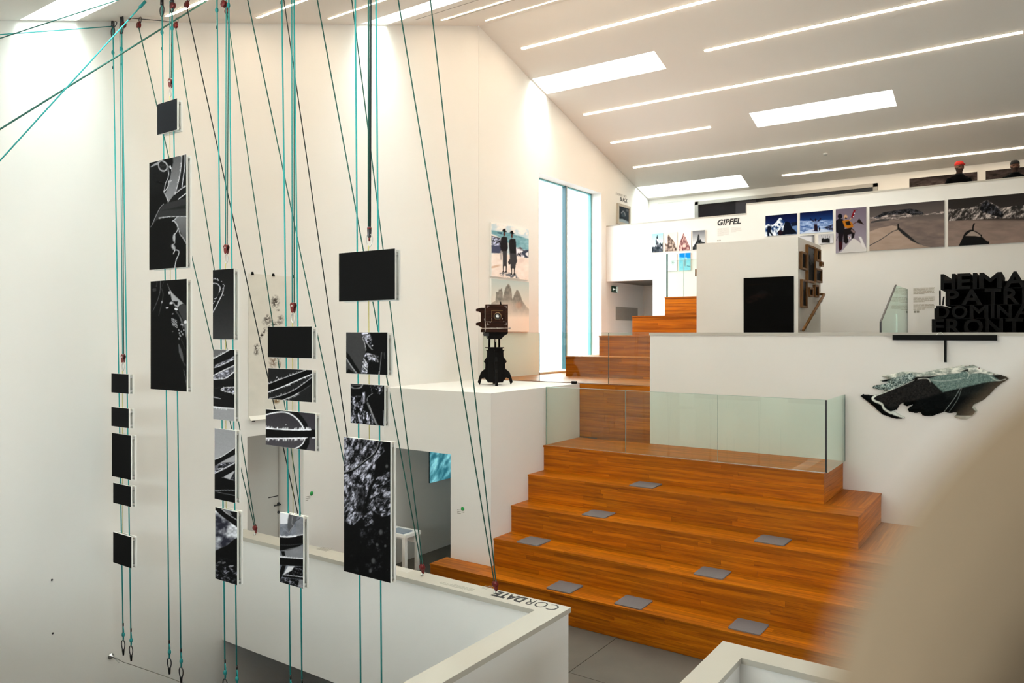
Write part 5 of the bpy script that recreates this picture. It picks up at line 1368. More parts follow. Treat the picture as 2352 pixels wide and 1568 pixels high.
# body print drawing pinned on the side wall
def pic_body(nx, ny):
    c = Cv([(42, 75), (505, 100), (60, 1505), (505, 1465)], nx, ny, .9); n = fbm(c.X / 90, c.Y / 90, 5, 4)
    c.blend(np.ones_like(n), c.lerp((.835, .825, .79), (.89, .875, .84), n)); k = fbm(c.X / 13, c.Y / 13, 9, 4)
    def sm(x, y, rx, ry, a=1., col=(.20, .17, .15), rot=0.):
        ca, sa = math.cos(rot), math.sin(rot); X = (c.X - x) * ca + (c.Y - y) * sa; Y = -(c.X - x) * sa + (c.Y - y) * ca
        d = np.hypot(X / rx, Y / ry); c.blend(np.clip(1.25 - d, 0, 1) * np.clip((k - .36) * 5, 0, 1) * a, col)
    sm(298, 350, 40, 62, .9); sm(305, 372, 22, 24, 1); sm(222, 508, 30, 34, 1); sm(350, 515, 34, 40, .6); sm(235, 545, 60, 40, .5); sm(325, 432, 16, 14, .9); sm(315, 560, 60, 22, .6); sm(285, 570, 10, 24, 1)
    sm(172, 680, 14, 60, 1, (.12, .1, .09), .42); sm(188, 640, 16, 40, .8, (.2, .17, .15), .3); sm(128, 790, 26, 30, 1); sm(122, 840, 24, 30, .8); sm(280, 930, 40, 70, .8, (.42, .33, .27)); sm(345, 950, 16, 50, .6, (.42, .33, .27)); sm(312, 1322, 40, 26, 1, (.45, .34, .2)); sm(240, 620, 30, 60, .3)
    return c
dp = picture('paper_drawing', 'white paper sheet with a smudged body imprint pinned to the wall', 'x', XV, 570, 679, 627.5, 965.5, pic_body, .006, 'drawing', None, None, M_PAPER)
a, b, c_ = onX(570, 627.5, XV), onX(679, 627.5, XV), onX(570, 965.5, XV)
for (yy, zz) in ((a[1] + .06, a[2]), ((a[1] + b[1]) / 2, a[2]), (b[1] - .06, a[2]), (a[1] + .08, c_[2])):
    MB().prism([(yy - .02, zz - .02), (yy + .02, zz - .02), (yy + .008, zz + .025), (yy - .008, zz + .025)], 0, XV + .003, XV + .03).build('binder_clip', M_BLACK, dp)
MB().prism([(XV + .007, c_[2] + .05), (XV + .05, c_[2] - .005), (XV + .055, c_[2] + .002), (XV + .012, c_[2] + .06)], 1, a[1] + .01, b[1] - .02).build('curled_edge', M_PAPER, dp)

# ------------------------------------------------------------------ lettering
def text_mesh(name, body, size, m, origin, ex, ey, parent=None, bold=0., shear=0., extrude=.002, align='LEFT', spacing=1., as_bbox=None):
    cu = bpy.data.curves.new(name, 'FONT'); cu.body = body; cu.size = size; cu.offset = bold; cu.shear = shear; cu.extrude = extrude
    cu.align_x = align; cu.space_character = spacing; cu.resolution_u = 3
    t = bpy.data.objects.new(name, cu); COL.objects.link(t)
    dg = bpy.context.evaluated_depsgraph_get(); dg.update()
    me = bpy.data.meshes.new_from_object(t.evaluated_get(dg))
    bpy.data.objects.remove(t)
    co = np.zeros(len(me.vertices) * 3); me.vertices.foreach_get('co', co); co = co.reshape(-1, 3)
    lo, hi = co[:, :2].min(0), co[:, :2].max(0)
    if as_bbox:  # fit to width, height
        co[:, 0] = (co[:, 0] - lo[0]) / (hi[0] - lo[0]) * as_bbox[0]
        co[:, 1] = (co[:, 1] - lo[1]) / (hi[1] - lo[1]) * as_bbox[1]
    ex, ey = np.array(ex, float), np.array(ey, float); ez = np.cross(ex, ey)
    W = np.array(origin) + co[:, :1] * ex + co[:, 1:2] * ey + co[:, 2:3] * ez
    org = np.array(WORG[parent.name]) if parent is not None else np.array(origin, float)
    me.vertices.foreach_set('co', (W - org).ravel()); me.materials.clear(); me.materials.append(m); me.update()
    return link(name, me, parent, tuple(org))
EXY = ((1, 0, 0), (0, 0, 1))      # on walls facing the camera side (-Y)
EYX = ((0, 1, 0), (0, 0, 1))      # on the left wall (+X)
def lines_mesh(pts, ex, ey, w, n, h, gap, rnd_, justify=.12, th=.0012):
    mb = MB(); ex, ey = np.array(ex, float), np.array(ey, float); ez = np.cross(ex, ey); o = np.array(pts, float)
    for k in range(n):
        L = w * (1 - rnd_.uniform(0, justify)) * (.55 if k == n - 1 else 1); x = 0.0
        while x < L - .001:
            l = min(rnd_.uniform(.04, .16) * w / .6, L - x)
            p = o - ey * (k * (h + gap)) + ex * x
            q = [p, p + ex * l, p + ex * l - ey * h, p - ey * h]; mb.add(q + [a + ez * th for a in q], [(4, 5, 6, 7), (0, 1, 5, 4), (1, 2, 6, 5), (2, 3, 7, 6), (3, 0, 4, 7)])
            x += l + .012 * w / .6
    return mb
rt = random.Random(12)
# word on the gallery front
a = onY(1648, 518.5, YG); b = onY(1702, 514, YG); h = onY(1648, 504.5, YG)[2] - a[2]
tag(text_mesh('wall_lettering', 'GIPFEL', .2, M_LETTER, (a[0], YG - .001, a[2]), *EXY, bold=.006, shear=.22, as_bbox=(b[0] - a[0], h)), 'bold slanted black word GIPFEL on the white gallery front', 'lettering')
p = onY(1648, 525, YG); tag(lines_mesh((p[0], YG - .001, p[2]), *EXY, .30, 8, .011, .013, rt).build('wall_text', M_TEXTL), 'pale grey paragraph directly under the word GIPFEL', 'lettering')
p = onY(1679, 523, YG); tag(lines_mesh((p[0], YG - .001, p[2]), *EXY, .26, 5, .011, .013, rt).build('wall_text', M_TEXTL), 'second pale grey paragraph right under the word GIPFEL', 'lettering')
p = onY(1647.5, 551, YG); tag(MB().box(p[0], p[0] + .035, YG - .002, YG, p[2] - .03, p[2]).box(p[0] + .05, p[0] + .085, YG - .002, YG, p[2] - .03, p[2]).build('wall_text', M_TEXTG), 'two tiny dark squares below the GIPFEL paragraphs', 'lettering')
# words on the left wall over the gallery
a = onX(1424, 461, XV); b = onX(1441, 461, XV)
tag(text_mesh('wall_lettering', 'BLACK', .2, M_LETTER, (XV + .001, a[1], a[2]), *EYX, bold=.004, shear=.15, as_bbox=(b[1] - a[1], .11)), 'black word BLACK over the small dark framed picture', 'lettering')
a = onX(1415, 447, XV); b = onX(1439, 448, XV)
tag(text_mesh('wall_lettering', 'EVEREST SKY', .2, mat('mid_grey_print', (.35, .34, .32), .8), (XV + .001, a[1], a[2]), *EYX, as_bbox=(b[1] - a[1], .06)), 'thin grey words EVEREST SKY above the word BLACK', 'lettering')
p = onX(1462, 505, XV); tag(lines_mesh((XV + .001, p[1], p[2]), *EYX, .5, 5, .02, .03, rt).build('wall_text', M_TEXTL), 'faint small text low on the wall right of the framed picture', 'lettering')
# text panels beside the letter sculpture
p = onY(2098, 661, YG)
for k in range(3):
    y_ = (661, 682, 699)[k]; p = onY(2098, y_, YG)
    tag(lines_mesh((p[0], YG - .001, p[2]), *EXY, .40, (6, 5, 5)[k], .012, .012, rt, .06).build('wall_text', mat('wall_text_grey', (.42, .38, .31), .8)), ('upper', 'middle', 'lower')[k] + ' grey text paragraph between glass balustrade and letter sculpture', 'lettering')
p = onY(2099, 713.5, YG); tag(MB().box(p[0], p[0] + .04, YG - .002, YG, p[2] - .045, p[2]).box(p[0] + .05, p[0] + .10, YG - .002, YG, p[2] - .045, p[2]).build('wall_text', M_TEXTG), 'two small dark squares below the grey paragraphs', 'lettering')
# lettering on the parapet cap, readable from the far side
def onc(px, py): return onZ(px, py, ZC)
cl = MB()
capw = thing('cap_lettering', 'word CORDATE lying upside down on the parapet cap corner', 'lettering', (-4.6, 6.5, ZC))
x_c = onc(1290, 1392)[0]; x_m = onc(1212, 1375)[0]; x_e = onc(1139, 1360)[0]
EXC = ((-1, 0, 0), (0, -1, 0))
ylet = PY1 - .03
text_mesh('letters', 'COR', .2, M_LETTER, (x_c, ylet, ZC + .0005), *EXC, parent=capw, bold=-.002, extrude=.0006, as_bbox=(x_c - x_m - .02, .155), )
text_mesh('letters', 'DATE', .2, M_LETTER, (x_m, ylet, ZC + .0005), *EXC, parent=capw, bold=.008, shear=.1, extrude=.0006, as_bbox=(x_m - x_e, .155))
p = onc(1108, 1358); tag(lines_mesh((p[0], PY1 - .06, ZC + .0004), *EXC, .10, 5, .010, .018, rt, th=.0005).build('cap_text', M_TEXTG), 'short text lines on the cap beside the word CORDATE', 'lettering')
p = onc(1088, 1355); tag(lines_mesh((p[0], PY1 - .20, ZC + .0004), *EXC, .62, 4, .009, .012, rt, .3, th=.0005).build('cap_text', M_TEXTG), 'small paragraph on the cap near the parapet corner', 'lettering')
p = onc(938, 1314); tag(lines_mesh((p[0], PY1 - .12, ZC + .0004), *EXC, .34, 6, .008, .012, rt, .2, th=.0005).build('cap_text', M_TEXTL), 'faint paragraph on the cap right of the tall rock print', 'lettering')
for px, l in ((742, 'grey text block on the cap nearest the peak print'), (725, 'second grey text block on the cap by the peak print')):
    p = onc(px, 1268); tag(lines_mesh((p[0], PY1 - .08, ZC + .0004), *EXC, .12, 7, .010, .010, rt, .15, th=.0005).build('cap_text', M_TEXTG), l, 'lettering')
# green dots with tiny captions
for px, py, axis, l in ((1062.5, 1168.5, 'y', 'round green dot sticker on the white block beside the ropes'), (715.5, 1133, 'x', 'round green dot sticker on the side wall past the niche')):
    if axis == 'y':
        q = onY(px, py, BY0); MB_ = MB().lathe([(.034, -.001), (.034, 0)], (q[0], BY0, q[2]), 20, 'y')
        r = tag(MB_.build('wall_sticker', M_DOT), l, 'sticker'); lines_mesh((q[0] - .11, BY0 - .001, q[2] - .02), *EXY, .15, 3, .008, .02, rt).build('caption', M_TEXTG, r)
    else:
        q = onX(px, py, XV); MB_ = MB().lathe([(.034, 0), (.034, .001)], (XV, q[1], q[2]), 20, 'x')
        r = tag(MB_.build('wall_sticker', M_DOT), l, 'sticker'); lines_mesh((XV + .001, q[1] - .12, q[2] - .03), *EYX, .10, 3, .008, .02, rt).build('caption', M_TEXTG, r)
# small wall plugs low on the left wall
for px, py, l in ((119, 1331, 'upper tiny dark plug hole low on the left wall'), (121, 1454, 'lower tiny dark plug hole low on the left wall')):
    q = onX(px, py, XV); tag(MB().lathe([(.011, 0), (.012, .004), (.006, .006)], (XV, q[1], q[2]), 10, 'x').build('wall_plug', M_DSTEEL), l, 'plug')

# signs in the low opening under the gallery
q0_, q1_ = onX(1404, 656.5, XV), onX(1416, 672, XV)
sg = thing('exit_sign', 'dark green emergency exit sign in the low opening', 'sign', (XV, q0_[1], q1_[2]))
MB().box(XV + .002, XV + .03, q0_[1], q1_[1], q1_[2], q0_[2]).build('plate', M_SIGN, sg)
cy_, cz_ = q0_[1] + (q1_[1] - q0_[1]) * .36, (q0_[2] + q1_[2]) / 2
MB().box(XV + .03, XV + .032, cy_ - .05, cy_ + .07, cz_ - .012, cz_ + .012).prism([(cy_ - .09, cz_), (cy_ - .04, cz_ + .045), (cy_ - .04, cz_ - .045)], 0, XV + .03, XV + .032).build('arrow', M_SIGNW, sg)
MB().box(XV + .03, XV + .032, cy_ + .12, cy_ + .16, cz_ - .07, cz_ + .03).ball((XV + .031, cy_ + .14, cz_ + .055), (.002, .022, .022)).box(XV + .03, XV + .032, cy_ + .19, cy_ + .23, cz_ - .08, cz_ + .08).build('running_figure', M_SIGNW, sg)
q0_, q1_ = onX(1414, 704, XV), onX(1464, 736, XV)
ip = thing('information_board', 'grey information board in the shaded opening under the gallery', 'sign', (XV, q0_[1], q1_[2]))
q1z = onX(1414, 735, XV)[2]
MB().box(XV + .002, XV + .012, q0_[1], q1_[1], q1z, q0_[2]).build('plate', mat('board_grey', (.30, .29, .26), .6), ip)
for k in range(2):
    for j in range(2 + k):
        lines_mesh((XV + .013, q0_[1] + .12 + j * .42, q0_[2] - .06 - k * .17), *EYX, .24, 5, .012, .012, rt).build('text_block', M_TEXTG, ip)

# turquoise projection in the passage
q0_, q1_ = onX(985, 1109, XV), onX(1070, 1100, XV)
def pic_cyan(nx, ny):
    c = Cv([(0, 0), (1, 0), (0, 1), (1, 1)], nx, ny, .5); n = fbm(c.X * 9 + c.Y * 3, c.Y * 5, 4, 5)
    c.blend(np.ones_like(n), c.lerp((.16, .42, .48), (.62, .90, .93), np.clip((n - .3) / .4, 0, 1))); return c
scr = thing('projection_screen', 'turquoise rock image glowing on the passage wall', 'screen', (XV, q0_[1], q0_[2]))
bd = MB().box(XV + .002, XV + .02, q0_[1], q1_[1], q0_[2], -2.02).build('board', M_BLACK, scr)
po = print_mesh('image', pic_cyan(40, 30), (XV + .022, q0_[1], -2.02), (XV + .022, q1_[1], -2.02), (XV + .022, q0_[1], q0_[2]), bd)
sm_ = bpy.data.materials.new('screen_light'); sm_.use_nodes = True
at = sm_.node_tree.nodes.new('ShaderNodeAttribute'); at.attribute_name = 'Print'
bs = sm_.node_tree.nodes['Principled BSDF']; sm_.node_tree.links.new(at.outputs['Color'], bs.inputs['Base Color']); sm_.node_tree.links.new(at.outputs['Color'], bs.inputs['Emission Color']); bs.inputs['Emission Strength'].default_value = .45
po.data.materials.clear(); po.data.materials.append(sm_)

# ------------------------------------------------------------------ black bar and felted relief on the platform wall
yb_ = YP
a, b = onY(2050, 769, yb_ - .06), onY(2290, 782, yb_ - .06)
br = thing('wall_bracket', 'black horizontal bar with a short stem under the wall cap', 'bracket', ((a[0] + b[0]) / 2, yb_ - .05, b[2]))
MB().box(a[0], b[0], yb_ - .06, yb_ - .002, b[2], a[2]).build('bar', M_BLACK, br)
s0, s1 = onY(2168.5, 783, yb_ - .06), onY(2174, 832, yb_ - .06)
MB().box(s0[0], s1[0], yb_ - .06, yb_ - .03, s1[2], b[2]).build('stem', M_BLACK, br)
w0 = onY(2151, 769, yb_ - .03)
MB().tube([w0 + np.array((.0, -.01, 0)), w0 + np.array((.025, -.012, .028)), w0 + np.array((.06, -.012, .032)), w0 + np.array((.095, -.01, 0))], .005, 8).build('cable_loop', M_BOARD, br)

def relief():
    O = [(95, 535), (130, 505), (270, 520), (345, 508), (450, 465), (360, 450), (275, 430), (255, 410), (290, 385), (420, 368), (500, 345), (350, 330), (385, 308), (480, 298), (382, 270), (420, 245), (560, 225), (680, 195), (800, 195), (870, 208), (960, 210), (1100, 175), (1250, 152), (1400, 130), (1500, 108), (1560, 120), (1650, 100), (1700, 125), (1760, 150), (1830, 180), (1930, 215), (2040, 240), (2120, 270), (2150, 300), (2050, 360), (1950, 440), (1880, 520), (1800, 590), (1720, 640), (1670, 675), (1718, 740), (1690, 780), (1640, 820), (1560, 860), (1480, 856), (1400, 832), (1380, 805), (1420, 790), (1425, 760), (1320, 775), (1255, 755), (1100, 810), (1000, 815), (950, 800), (930, 765), (850, 770), (770, 755), (740, 720), (770, 690), (830, 650), (740, 680), (690, 655), (690, 625), (640, 660), (610, 720), (560, 735), (640, 785), (735, 832), (700, 840), (650, 852), (560, 845), (400, 790), (280, 680), (180, 600)]
    nx, ny = 260, 100
    c = Cv([(85, 90), (2165, 90), (85, 870), (2165, 870)], nx, ny, (.035, .05, .052))
    X, Y = c.X, c.Y; n = fbm(X / 12, Y / 12, 3, 3); n2 = fbm(X / 70, Y / 26, 8, 4)
    c.blend(c.pmask([(300, 540), (560, 440), (860, 310), (960, 285), (1040, 290), (1090, 350), (1235, 490), (1000, 560), (700, 620), (560, 720), (420, 640)], 30), c.lerp((.06, .065, .07), (.21, .20, .19), n))
    c.blend(c.pmask([(1240, 480), (1500, 415), (1800, 340), (2000, 330), (1900, 450), (1700, 520), (1300, 560)], 50) * .7, c.lerp((.05, .06, .06), (.20, .22, .21), n))
    c.blend(c.pmask([(250, 410), (420, 365), (560, 270), (800, 210), (870, 270), (800, 330), (540, 445), (440, 470), (280, 430)], 14), c.lerp((.16, .24, .24), (.74, .80, .78), np.clip((n - .25) / .45, 0, 1)))
    c.blend(c.pmask([(1040, 290), (1300, 215), (1550, 190), (1900, 240), (2030, 320), (1800, 350), (1500, 420), (1240, 480), (1090, 340)], 18), c.lerp((.26, .36, .35), (.60, .68, .65), n))
    up = c.pmask([(340, 335), (500, 300), (800, 215), (870, 270), (1050, 265), (1250, 240), (1480, 215), (1520, 180), (1580, 160), (1600, 230), (1750, 215), (1900, 250), (2040, 240), (1700, 90), (1400, 90), (700, 170), (380, 230)], 12)
    c.blend(up, c.lerp((.52, .56, .53), (.92, .92, .88), np.clip((n2 - .3) / .35, 0, 1)))
    W = (.86, .88, .85)
    c.line([(545, 440), (700, 380), (850, 312)], W, 9, .8); c.line([(545, 440), (420, 490), (310, 530)], W, 14); c.line([(900, 298), (980, 288), (1040, 296), (1075, 345)], W, 12, .9); c.line([(1075, 345), (1140, 410), (1230, 485)], (.12, .13, .13), 8)
    c.line([(310, 530), (275, 560), (310, 600), (400, 640), (440, 710), (530, 768)], W, 30); c.poly([(500, 750), (560, 735), (650, 785), (735, 832), (690, 838), (560, 790)], W, 1, 10); c.line([(420, 770), (560, 840), (660, 850)], (.04, .05, .05), 40, .9)
    c.line([(1480, 420), (1400, 560), (1250, 755)], (.7, .74, .72), 8, .8); c.line([(1500, 420), (1440, 580), (1310, 770)], (.6, .64, .62), 8, .7); c.line([(1050, 310), (1250, 325), (1480, 295), (1540, 280)], W, 9, .6); c.line([(1900, 270), (1960, 310), (2020, 320), (2100, 300)], W, 12, .8); c.line([(1560, 190), (1600, 235), (1575, 290)], W, 12, .7)
    c.poly([(1800, 585), (1660, 650), (1640, 690), (1690, 745), (1640, 800), (1500, 800), (1380, 795), (1370, 870), (1560, 880), (1730, 770), (1690, 690), (1740, 640)], (.72, .73, .69), 1, 12)
    for x, y in ((1545, 120), (1600, 112), (1650, 104), (1940, 232), (1735, 150)): c.ell(x, y, 12, 7, (.28, .12, .09))
    # solid with a rounded edge standing off the wall
    ins = c.pmask(O, 1e-3) > .5
    d = c.dist(O, True); hgt = .012 + .055 * np.sqrt(np.clip(d / 60, 0, 1)) + .018 * (n - .5)
    px = 1960 + X / 6.0; py = 820 + Y / 6.0
    a_ = (px - CX) / F; b_ = (HY - py) / F; dy = SU * a_ + CU; dx = CU * a_ - SU
    t = YP / dy; V = np.stack([dx * t, np.full_like(t, YP), b_ * t], -1)
    Vf = V.copy(); Vf[..., 1] -= hgt; Vb = V.copy(); Vb[..., 1] -= .002
    cell = ins[:-1, :-1] & ins[1:, :-1] & ins[:-1, 1:] & ins[1:, 1:]
    N = nx * ny; id_ = np.arange(N).reshape(ny, nx); faces = []
    for j, i in zip(*np.where(cell)):
        a0, b0, c0, d0 = id_[j, i], id_[j, i + 1], id_[j + 1, i + 1], id_[j + 1, i]
        faces.append((d0, c0, b0, a0))
        for (dj, di, p, q) in ((-1, 0, a0, b0), (1, 0, c0, d0), (0, -1, d0, a0), (0, 1, b0, c0)):
            jj, ii = j + dj, i + di
            if not (0 <= jj < ny - 1 and 0 <= ii < nx - 1) or not cell[jj, ii]: faces.append((p, q, q + N, p + N))
    verts = np.concatenate([Vf.reshape(-1, 3), Vb.reshape(-1, 3)]); col = np.concatenate([c.img.reshape(-1, 3)] * 2)
    used = np.unique(np.array([v for f in faces for v in f])); mp = -np.ones(2 * N, int); mp[used] = np.arange(len(used))
    me = bpy.data.meshes.new('felt_relief'); org = np.array((verts[used][:, 0].mean(), YP, verts[used][:, 2].min()))
    me.from_pydata([tuple(p) for p in verts[used] - org], [], [tuple(int(mp[v]) for v in f) for f in faces])
    ca = me.color_attributes.new('Print', 'FLOAT_COLOR', 'POINT'); cc = np.clip(col[used], 0, 1); lin = np.where(cc <= .04045, cc / 12.92, ((cc + .055) / 1.055) ** 2.4)
    ca.data.foreach_set('color', np.c_[lin, np.ones(len(lin))].astype(np.float32).ravel()); me.materials.append(M_PRINT)
    me.polygons.foreach_set('use_smooth', [True] * len(me.polygons))
    tag(link('felt_relief', me, None, tuple(org)), 'grey and black felted mountain range relief on the white wall', 'wall art')
relief()

# ------------------------------------------------------------------ stacked letter sculpture
YS = 13.60
def lp_(px, py): return onY(px, py, YS)
sc_ = thing('letter_sculpture', 'black sculpture of four stacked rows of deep block letters', 'sculpture', (lp_(2160, 700)[0] + .9, YS + .3, ZU))
ROWS = [('HEIMAT', 2160.5, 629.5, 664.5), ('PATRIA', 2171.5, 666, 701), ('DOMINA', 2150.5, 702, 731.5), ('FRONTIER', 2140, 732.5, 768)]
DEP = 1.5
for word, px, yt_, yb2 in ROWS:
    o_ = lp_(px, yb2); h = lp_(px, yt_)[2] - o_[2]
    x = o_[0]
    for ch in word:
        wd = {'I': .055, 'M': .30, 'O': .26, 'N': .23, 'A': .29, 'H': .205, 'E': .18, 'T': .22, 'P': .19, 'R': .21, 'D': .22, 'F': .17}[ch] * h / .25
        lt = text_mesh('letter_block', ch, .3, M_BLACK, (x, YS + DEP / 2, o_[2]), *EXY, parent=sc_, bold=.007, extrude=DEP / 2, as_bbox=(wd, h))
        x += wd + .032
    xe = x
    MB().box(o_[0] - .0, xe, YS + .02, YS + DEP - .01, o_[2] - .006, o_[2]).build('row_plate', M_BLACK, sc_)
    MB().box(o_[0] + .03, xe, YS + DEP * .55, YS + DEP * .56, o_[2], o_[2] + h * (.62 if word == 'HEIMAT' else .98)).build('back_plate', M_BLACK, sc_)
zb = lp_(2140, 768)[2]
MB().box(lp_(2140, 700)[0], lp_(2140, 700)[0] + 1.6, YS, YS + DEP, ZU, zb - .006).build('plinth', M_BLACK, sc_)
q = lp_(2157, 701); MB().box(q[0], q[0] + .022, YS, YS + .03, q[2], lp_(2157, 667)[2]).build('prop_bar', M_BLACK, sc_)
q = lp_(2163.5, 701); MB().prism([(q[0], q[2]), (q[0] + .022, q[2]), (q[0] + .036, lp_(2163, 681)[2]), (q[0] + .014, lp_(2163, 681)[2])], 1, YS, YS + .03).build('prop_bar', M_BLACK, sc_)
q = lp_(2146, 732); MB().box(q[0], q[0] + .028, YS, YS + .3, q[2], lp_(2146, 708)[2]).build('prop_bar', M_BLACK, sc_)

# ------------------------------------------------------------------ antique studio camera on its pedestal
cb_ = onZ(1137.5, 883.5, ZU)
ang = math.atan2(-SU, CU) * -1 + .10
EX = np.array((math.cos(ang), math.sin(ang), 0)); EY = np.array((-math.sin(ang), math.cos(ang), 0))
ac = thing('studio_camera', 'antique mahogany plate camera on a black carved pedestal', 'camera', (cb_[0], cb_[1], ZU))
Sz = .001085
def cx_(zx): return (zx - 435) * Sz
def cz2(zy): return (1462 - zy) * Sz
def cam_part(mb, name, m, parent=None):
    mb.v = [tuple(np.array((cb_[0], cb_[1], ZU)) + EX * p[0] + EY * p[1] + np.array((0, 0, 1)) * p[2]) for p in mb.v]
    return mb.build(name, m, parent or ac)
hexp = [(.150 * math.cos(math.pi / 6 + k * math.pi / 3), .150 * math.sin(math.pi / 6 + k * math.pi / 3)) for k in range(6)]
ped = cam_part(MB().prism(hexp, 2, cz2(1412), cz2(838)), 'pedestal', M_EBON)
cam_part(MB().prism([(x * 1.04, y * 1.04) for x, y in hexp], 2, cz2(1095), cz2(1068)), 'moulding', M_EBON, ped)
cam_part(MB().prism([(x * 1.08, y * 1.08) for x, y in hexp], 2, cz2(1418), cz2(1402)), 'moulding', M_EBON, ped)
prof = [(310, 845), (275, 850), (298, 872), (295, 962), (240, 1040), (268, 1082), (265, 1160), (192, 1222), (165, 1300), (138, 1392), (158, 1408), (170, 1436), (184, 1408), (202, 1335), (252, 1312), (288, 1362), (312, 1385)]
L = [(cx_(x), cz2(y)) for x, y in prof]
for k in range(4):
    mb = MB().prism([(x, z) for x, z in L], 1, -.024, .024)
    a = k * math.pi / 2; ca, sa = math.cos(a), math.sin(a)
    drop = .0 if k in (0, 2) else 0
    mb.v = [(ca * x - sa * y, sa * x + ca * y, z - (cz2(1436))) for x, y, z in mb.v]
    cam_part(mb, 'scroll_foot', M_EBON)
cam_part(MB().box(cx_(272), cx_(575), -.15, .15, cz2(840), cz2(828)), 'pedestal_top', M_EBON)
for x, y in ((340, .07), (508, .07), (430, -.09)):
    cam_part(MB().lathe([(.019, cz2(830)), (.019, cz2(640))], (cx_(x), y, 0), 14), 'column', M_EBON)
cam_part(MB().lathe([(.008, cz2(740)), (.008, cz2(600))], (cx_(432), -.115, 0), 10), 'crank_rod', M_NICKEL)
hp_ = MB(); hp_.prism([(cx_(318), cz2(690)), (cx_(525), cz2(690)), (cx_(570), cz2(640)), (cx_(635), cz2(600)), (cx_(640), cz2(570)), (cx_(250), cz2(570)), (cx_(240), cz2(620)), (cx_(300), cz2(640))], 1, -.13, .30)
cam_part(hp_, 'tilt_head', M_EBON)
body = cam_part(MB().box(cx_(262), cx_(635), -.16, .10, cz2(572), cz2(110)), 'front_standard', M_MAHOG)
fr = MB()
for b_ in ((262, 635, 110, 150), (262, 635, 530, 572), (262, 300, 150, 530), (597, 635, 150, 530)): fr.box(cx_(b_[0]), cx_(b_[1]), -.172, -.16, cz2(b_[3]), cz2(b_[2]))
cam_part(fr, 'front_frame', M_MAHOG, body)
for sx in (-1, 1):
    for (y0, y1, v) in ((135, 175, 1), (415, 455, -1)):
        x = 288 if sx < 0 else 612
        m_ = MB().box(cx_(x), cx_(x - sx * 36), -.176, -.172, cz2(y0 if v > 0 else y1), cz2(y0 if v > 0 else y1) - v * .007).box(cx_(x), cx_(x - sx * 7), -.176, -.172, cz2(y0), cz2(y1))
        cam_part(m_, 'corner_bracket', M_NICKEL, body)
lb = cam_part(MB().box(cx_(358), cx_(545), -.19, -.16, cz2(402), cz2(212)), 'lens_board', M_MAHOG)
cam_part(MB().box(cx_(358), cx_(545), -.194, -.19, cz2(220), cz2(210)).box(cx_(358), cx_(364), -.194, -.19, cz2(402), cz2(220)), 'brass_trim', M_BRASS, lb)
lc = (cx_(452), -.19, cz2(310))
ln = cam_part(MB().lathe([(.062, 0), (.066, -.02), (.066, -.10), (.058, -.115), (.046, -.112), (.036, -.07), (.034, -.05)], lc, 28, 'y', False), 'lens_barrel', M_BLACKS)
cam_part(MB().lathe([(.040, -.086), (.032, -.098), (.012, -.104), (.002, -.105)], lc, 24, 'y'), 'lens_glass', mat('lens_glass'), ln)
cam_part(MB().lathe([(.067, -.10), (.069, -.108), (.060, -.117)], lc, 28, 'y', False), 'lens_rim', M_BRASS, ln)
cam_part(MB().tube([(cx_(270), -.185, cz2(400)), (cx_(565), -.185, cz2(400))], .005, 8).ball((cx_(338), -.19, cz2(405)), .012).ball((cx_(565), -.19, cz2(395)), .010).ball((cx_(540), -.19, cz2(350)), .009).ball((cx_(365), -.19, cz2(352)), .008), 'adjuster_rod', M_NICKEL, lb)
bel = MB()
for k in range(8):
    y0 = .10 + k * .034; e_ = .0 if k % 2 else .018
    bel.box(cx_(290) - e_, cx_(607) + e_, y0, y0 + .034, cz2(530) - e_, cz2(140) + e_)
cam_part(bel, 'bellows', M_BLACKS)
rs_ = MB().box(cx_(212), cx_(655), .37, .45, cz2(575), cz2(150))
for a_, b_, c_2, d_ in ((130, 212, 172, 215), (130, 212, 412, 462), (640, 672, 178, 220), (640, 668, 420, 465)):
    rs_.prism([(cx_(a_), cz2(c_2)), (cx_(b_), cz2(c_2 - 22)), (cx_(b_), cz2(d_ + 24)), (cx_(b_) if a_ > 400 else cx_(a_ + 45), cz2(d_)), (cx_(a_), cz2(d_ - 6))], 1, .37, .45)
cam_part(rs_, 'rear_standard', M_MAHOG)
cam_part(MB().tube([(cx_(195), -.185, cz2(510)), (cx_(678), -.185, cz2(506))], .007, 8).lathe([(.018, -.02), (.018, .0)], (cx_(200), -.185, cz2(510)), 12, 'x').lathe([(.018, 0), (.018, .02)], (cx_(660), -.185, cz2(506)), 12, 'x').ball((cx_(452), -.19, cz2(508)), .014), 'focus_rod', M_NICKEL)
cam_part(MB().tube([(cx_(245), -.10, cz2(350)), (cx_(262), -.17, cz2(440)), (cx_(262), -.17, cz2(540))], .006, 8), 'side_strut', M_NICKEL)
cam_part(MB().lathe([(.022, 0), (.014, .02), (.012, .04), (.004, .062)], (cx_(526), .0, cz2(112)), 12), 'finial', M_EBON)
cam_part(MB().box(cx_(232), cx_(320), -.15, -.10, cz2(640), cz2(585)).ball((cx_(282), -.15, cz2(655)), .012), 'side_gear', M_DSTEEL)
q = onZ(1324, 883, ZU + .02)
tag(MB().box(BX1 - .085, BX1 - .005, YP - .16, YP - .08, ZU + .001, ZU + .05).build('glass_clamp', M_BLACK), 'small black clamp at the right end of the white block', 'clamp')

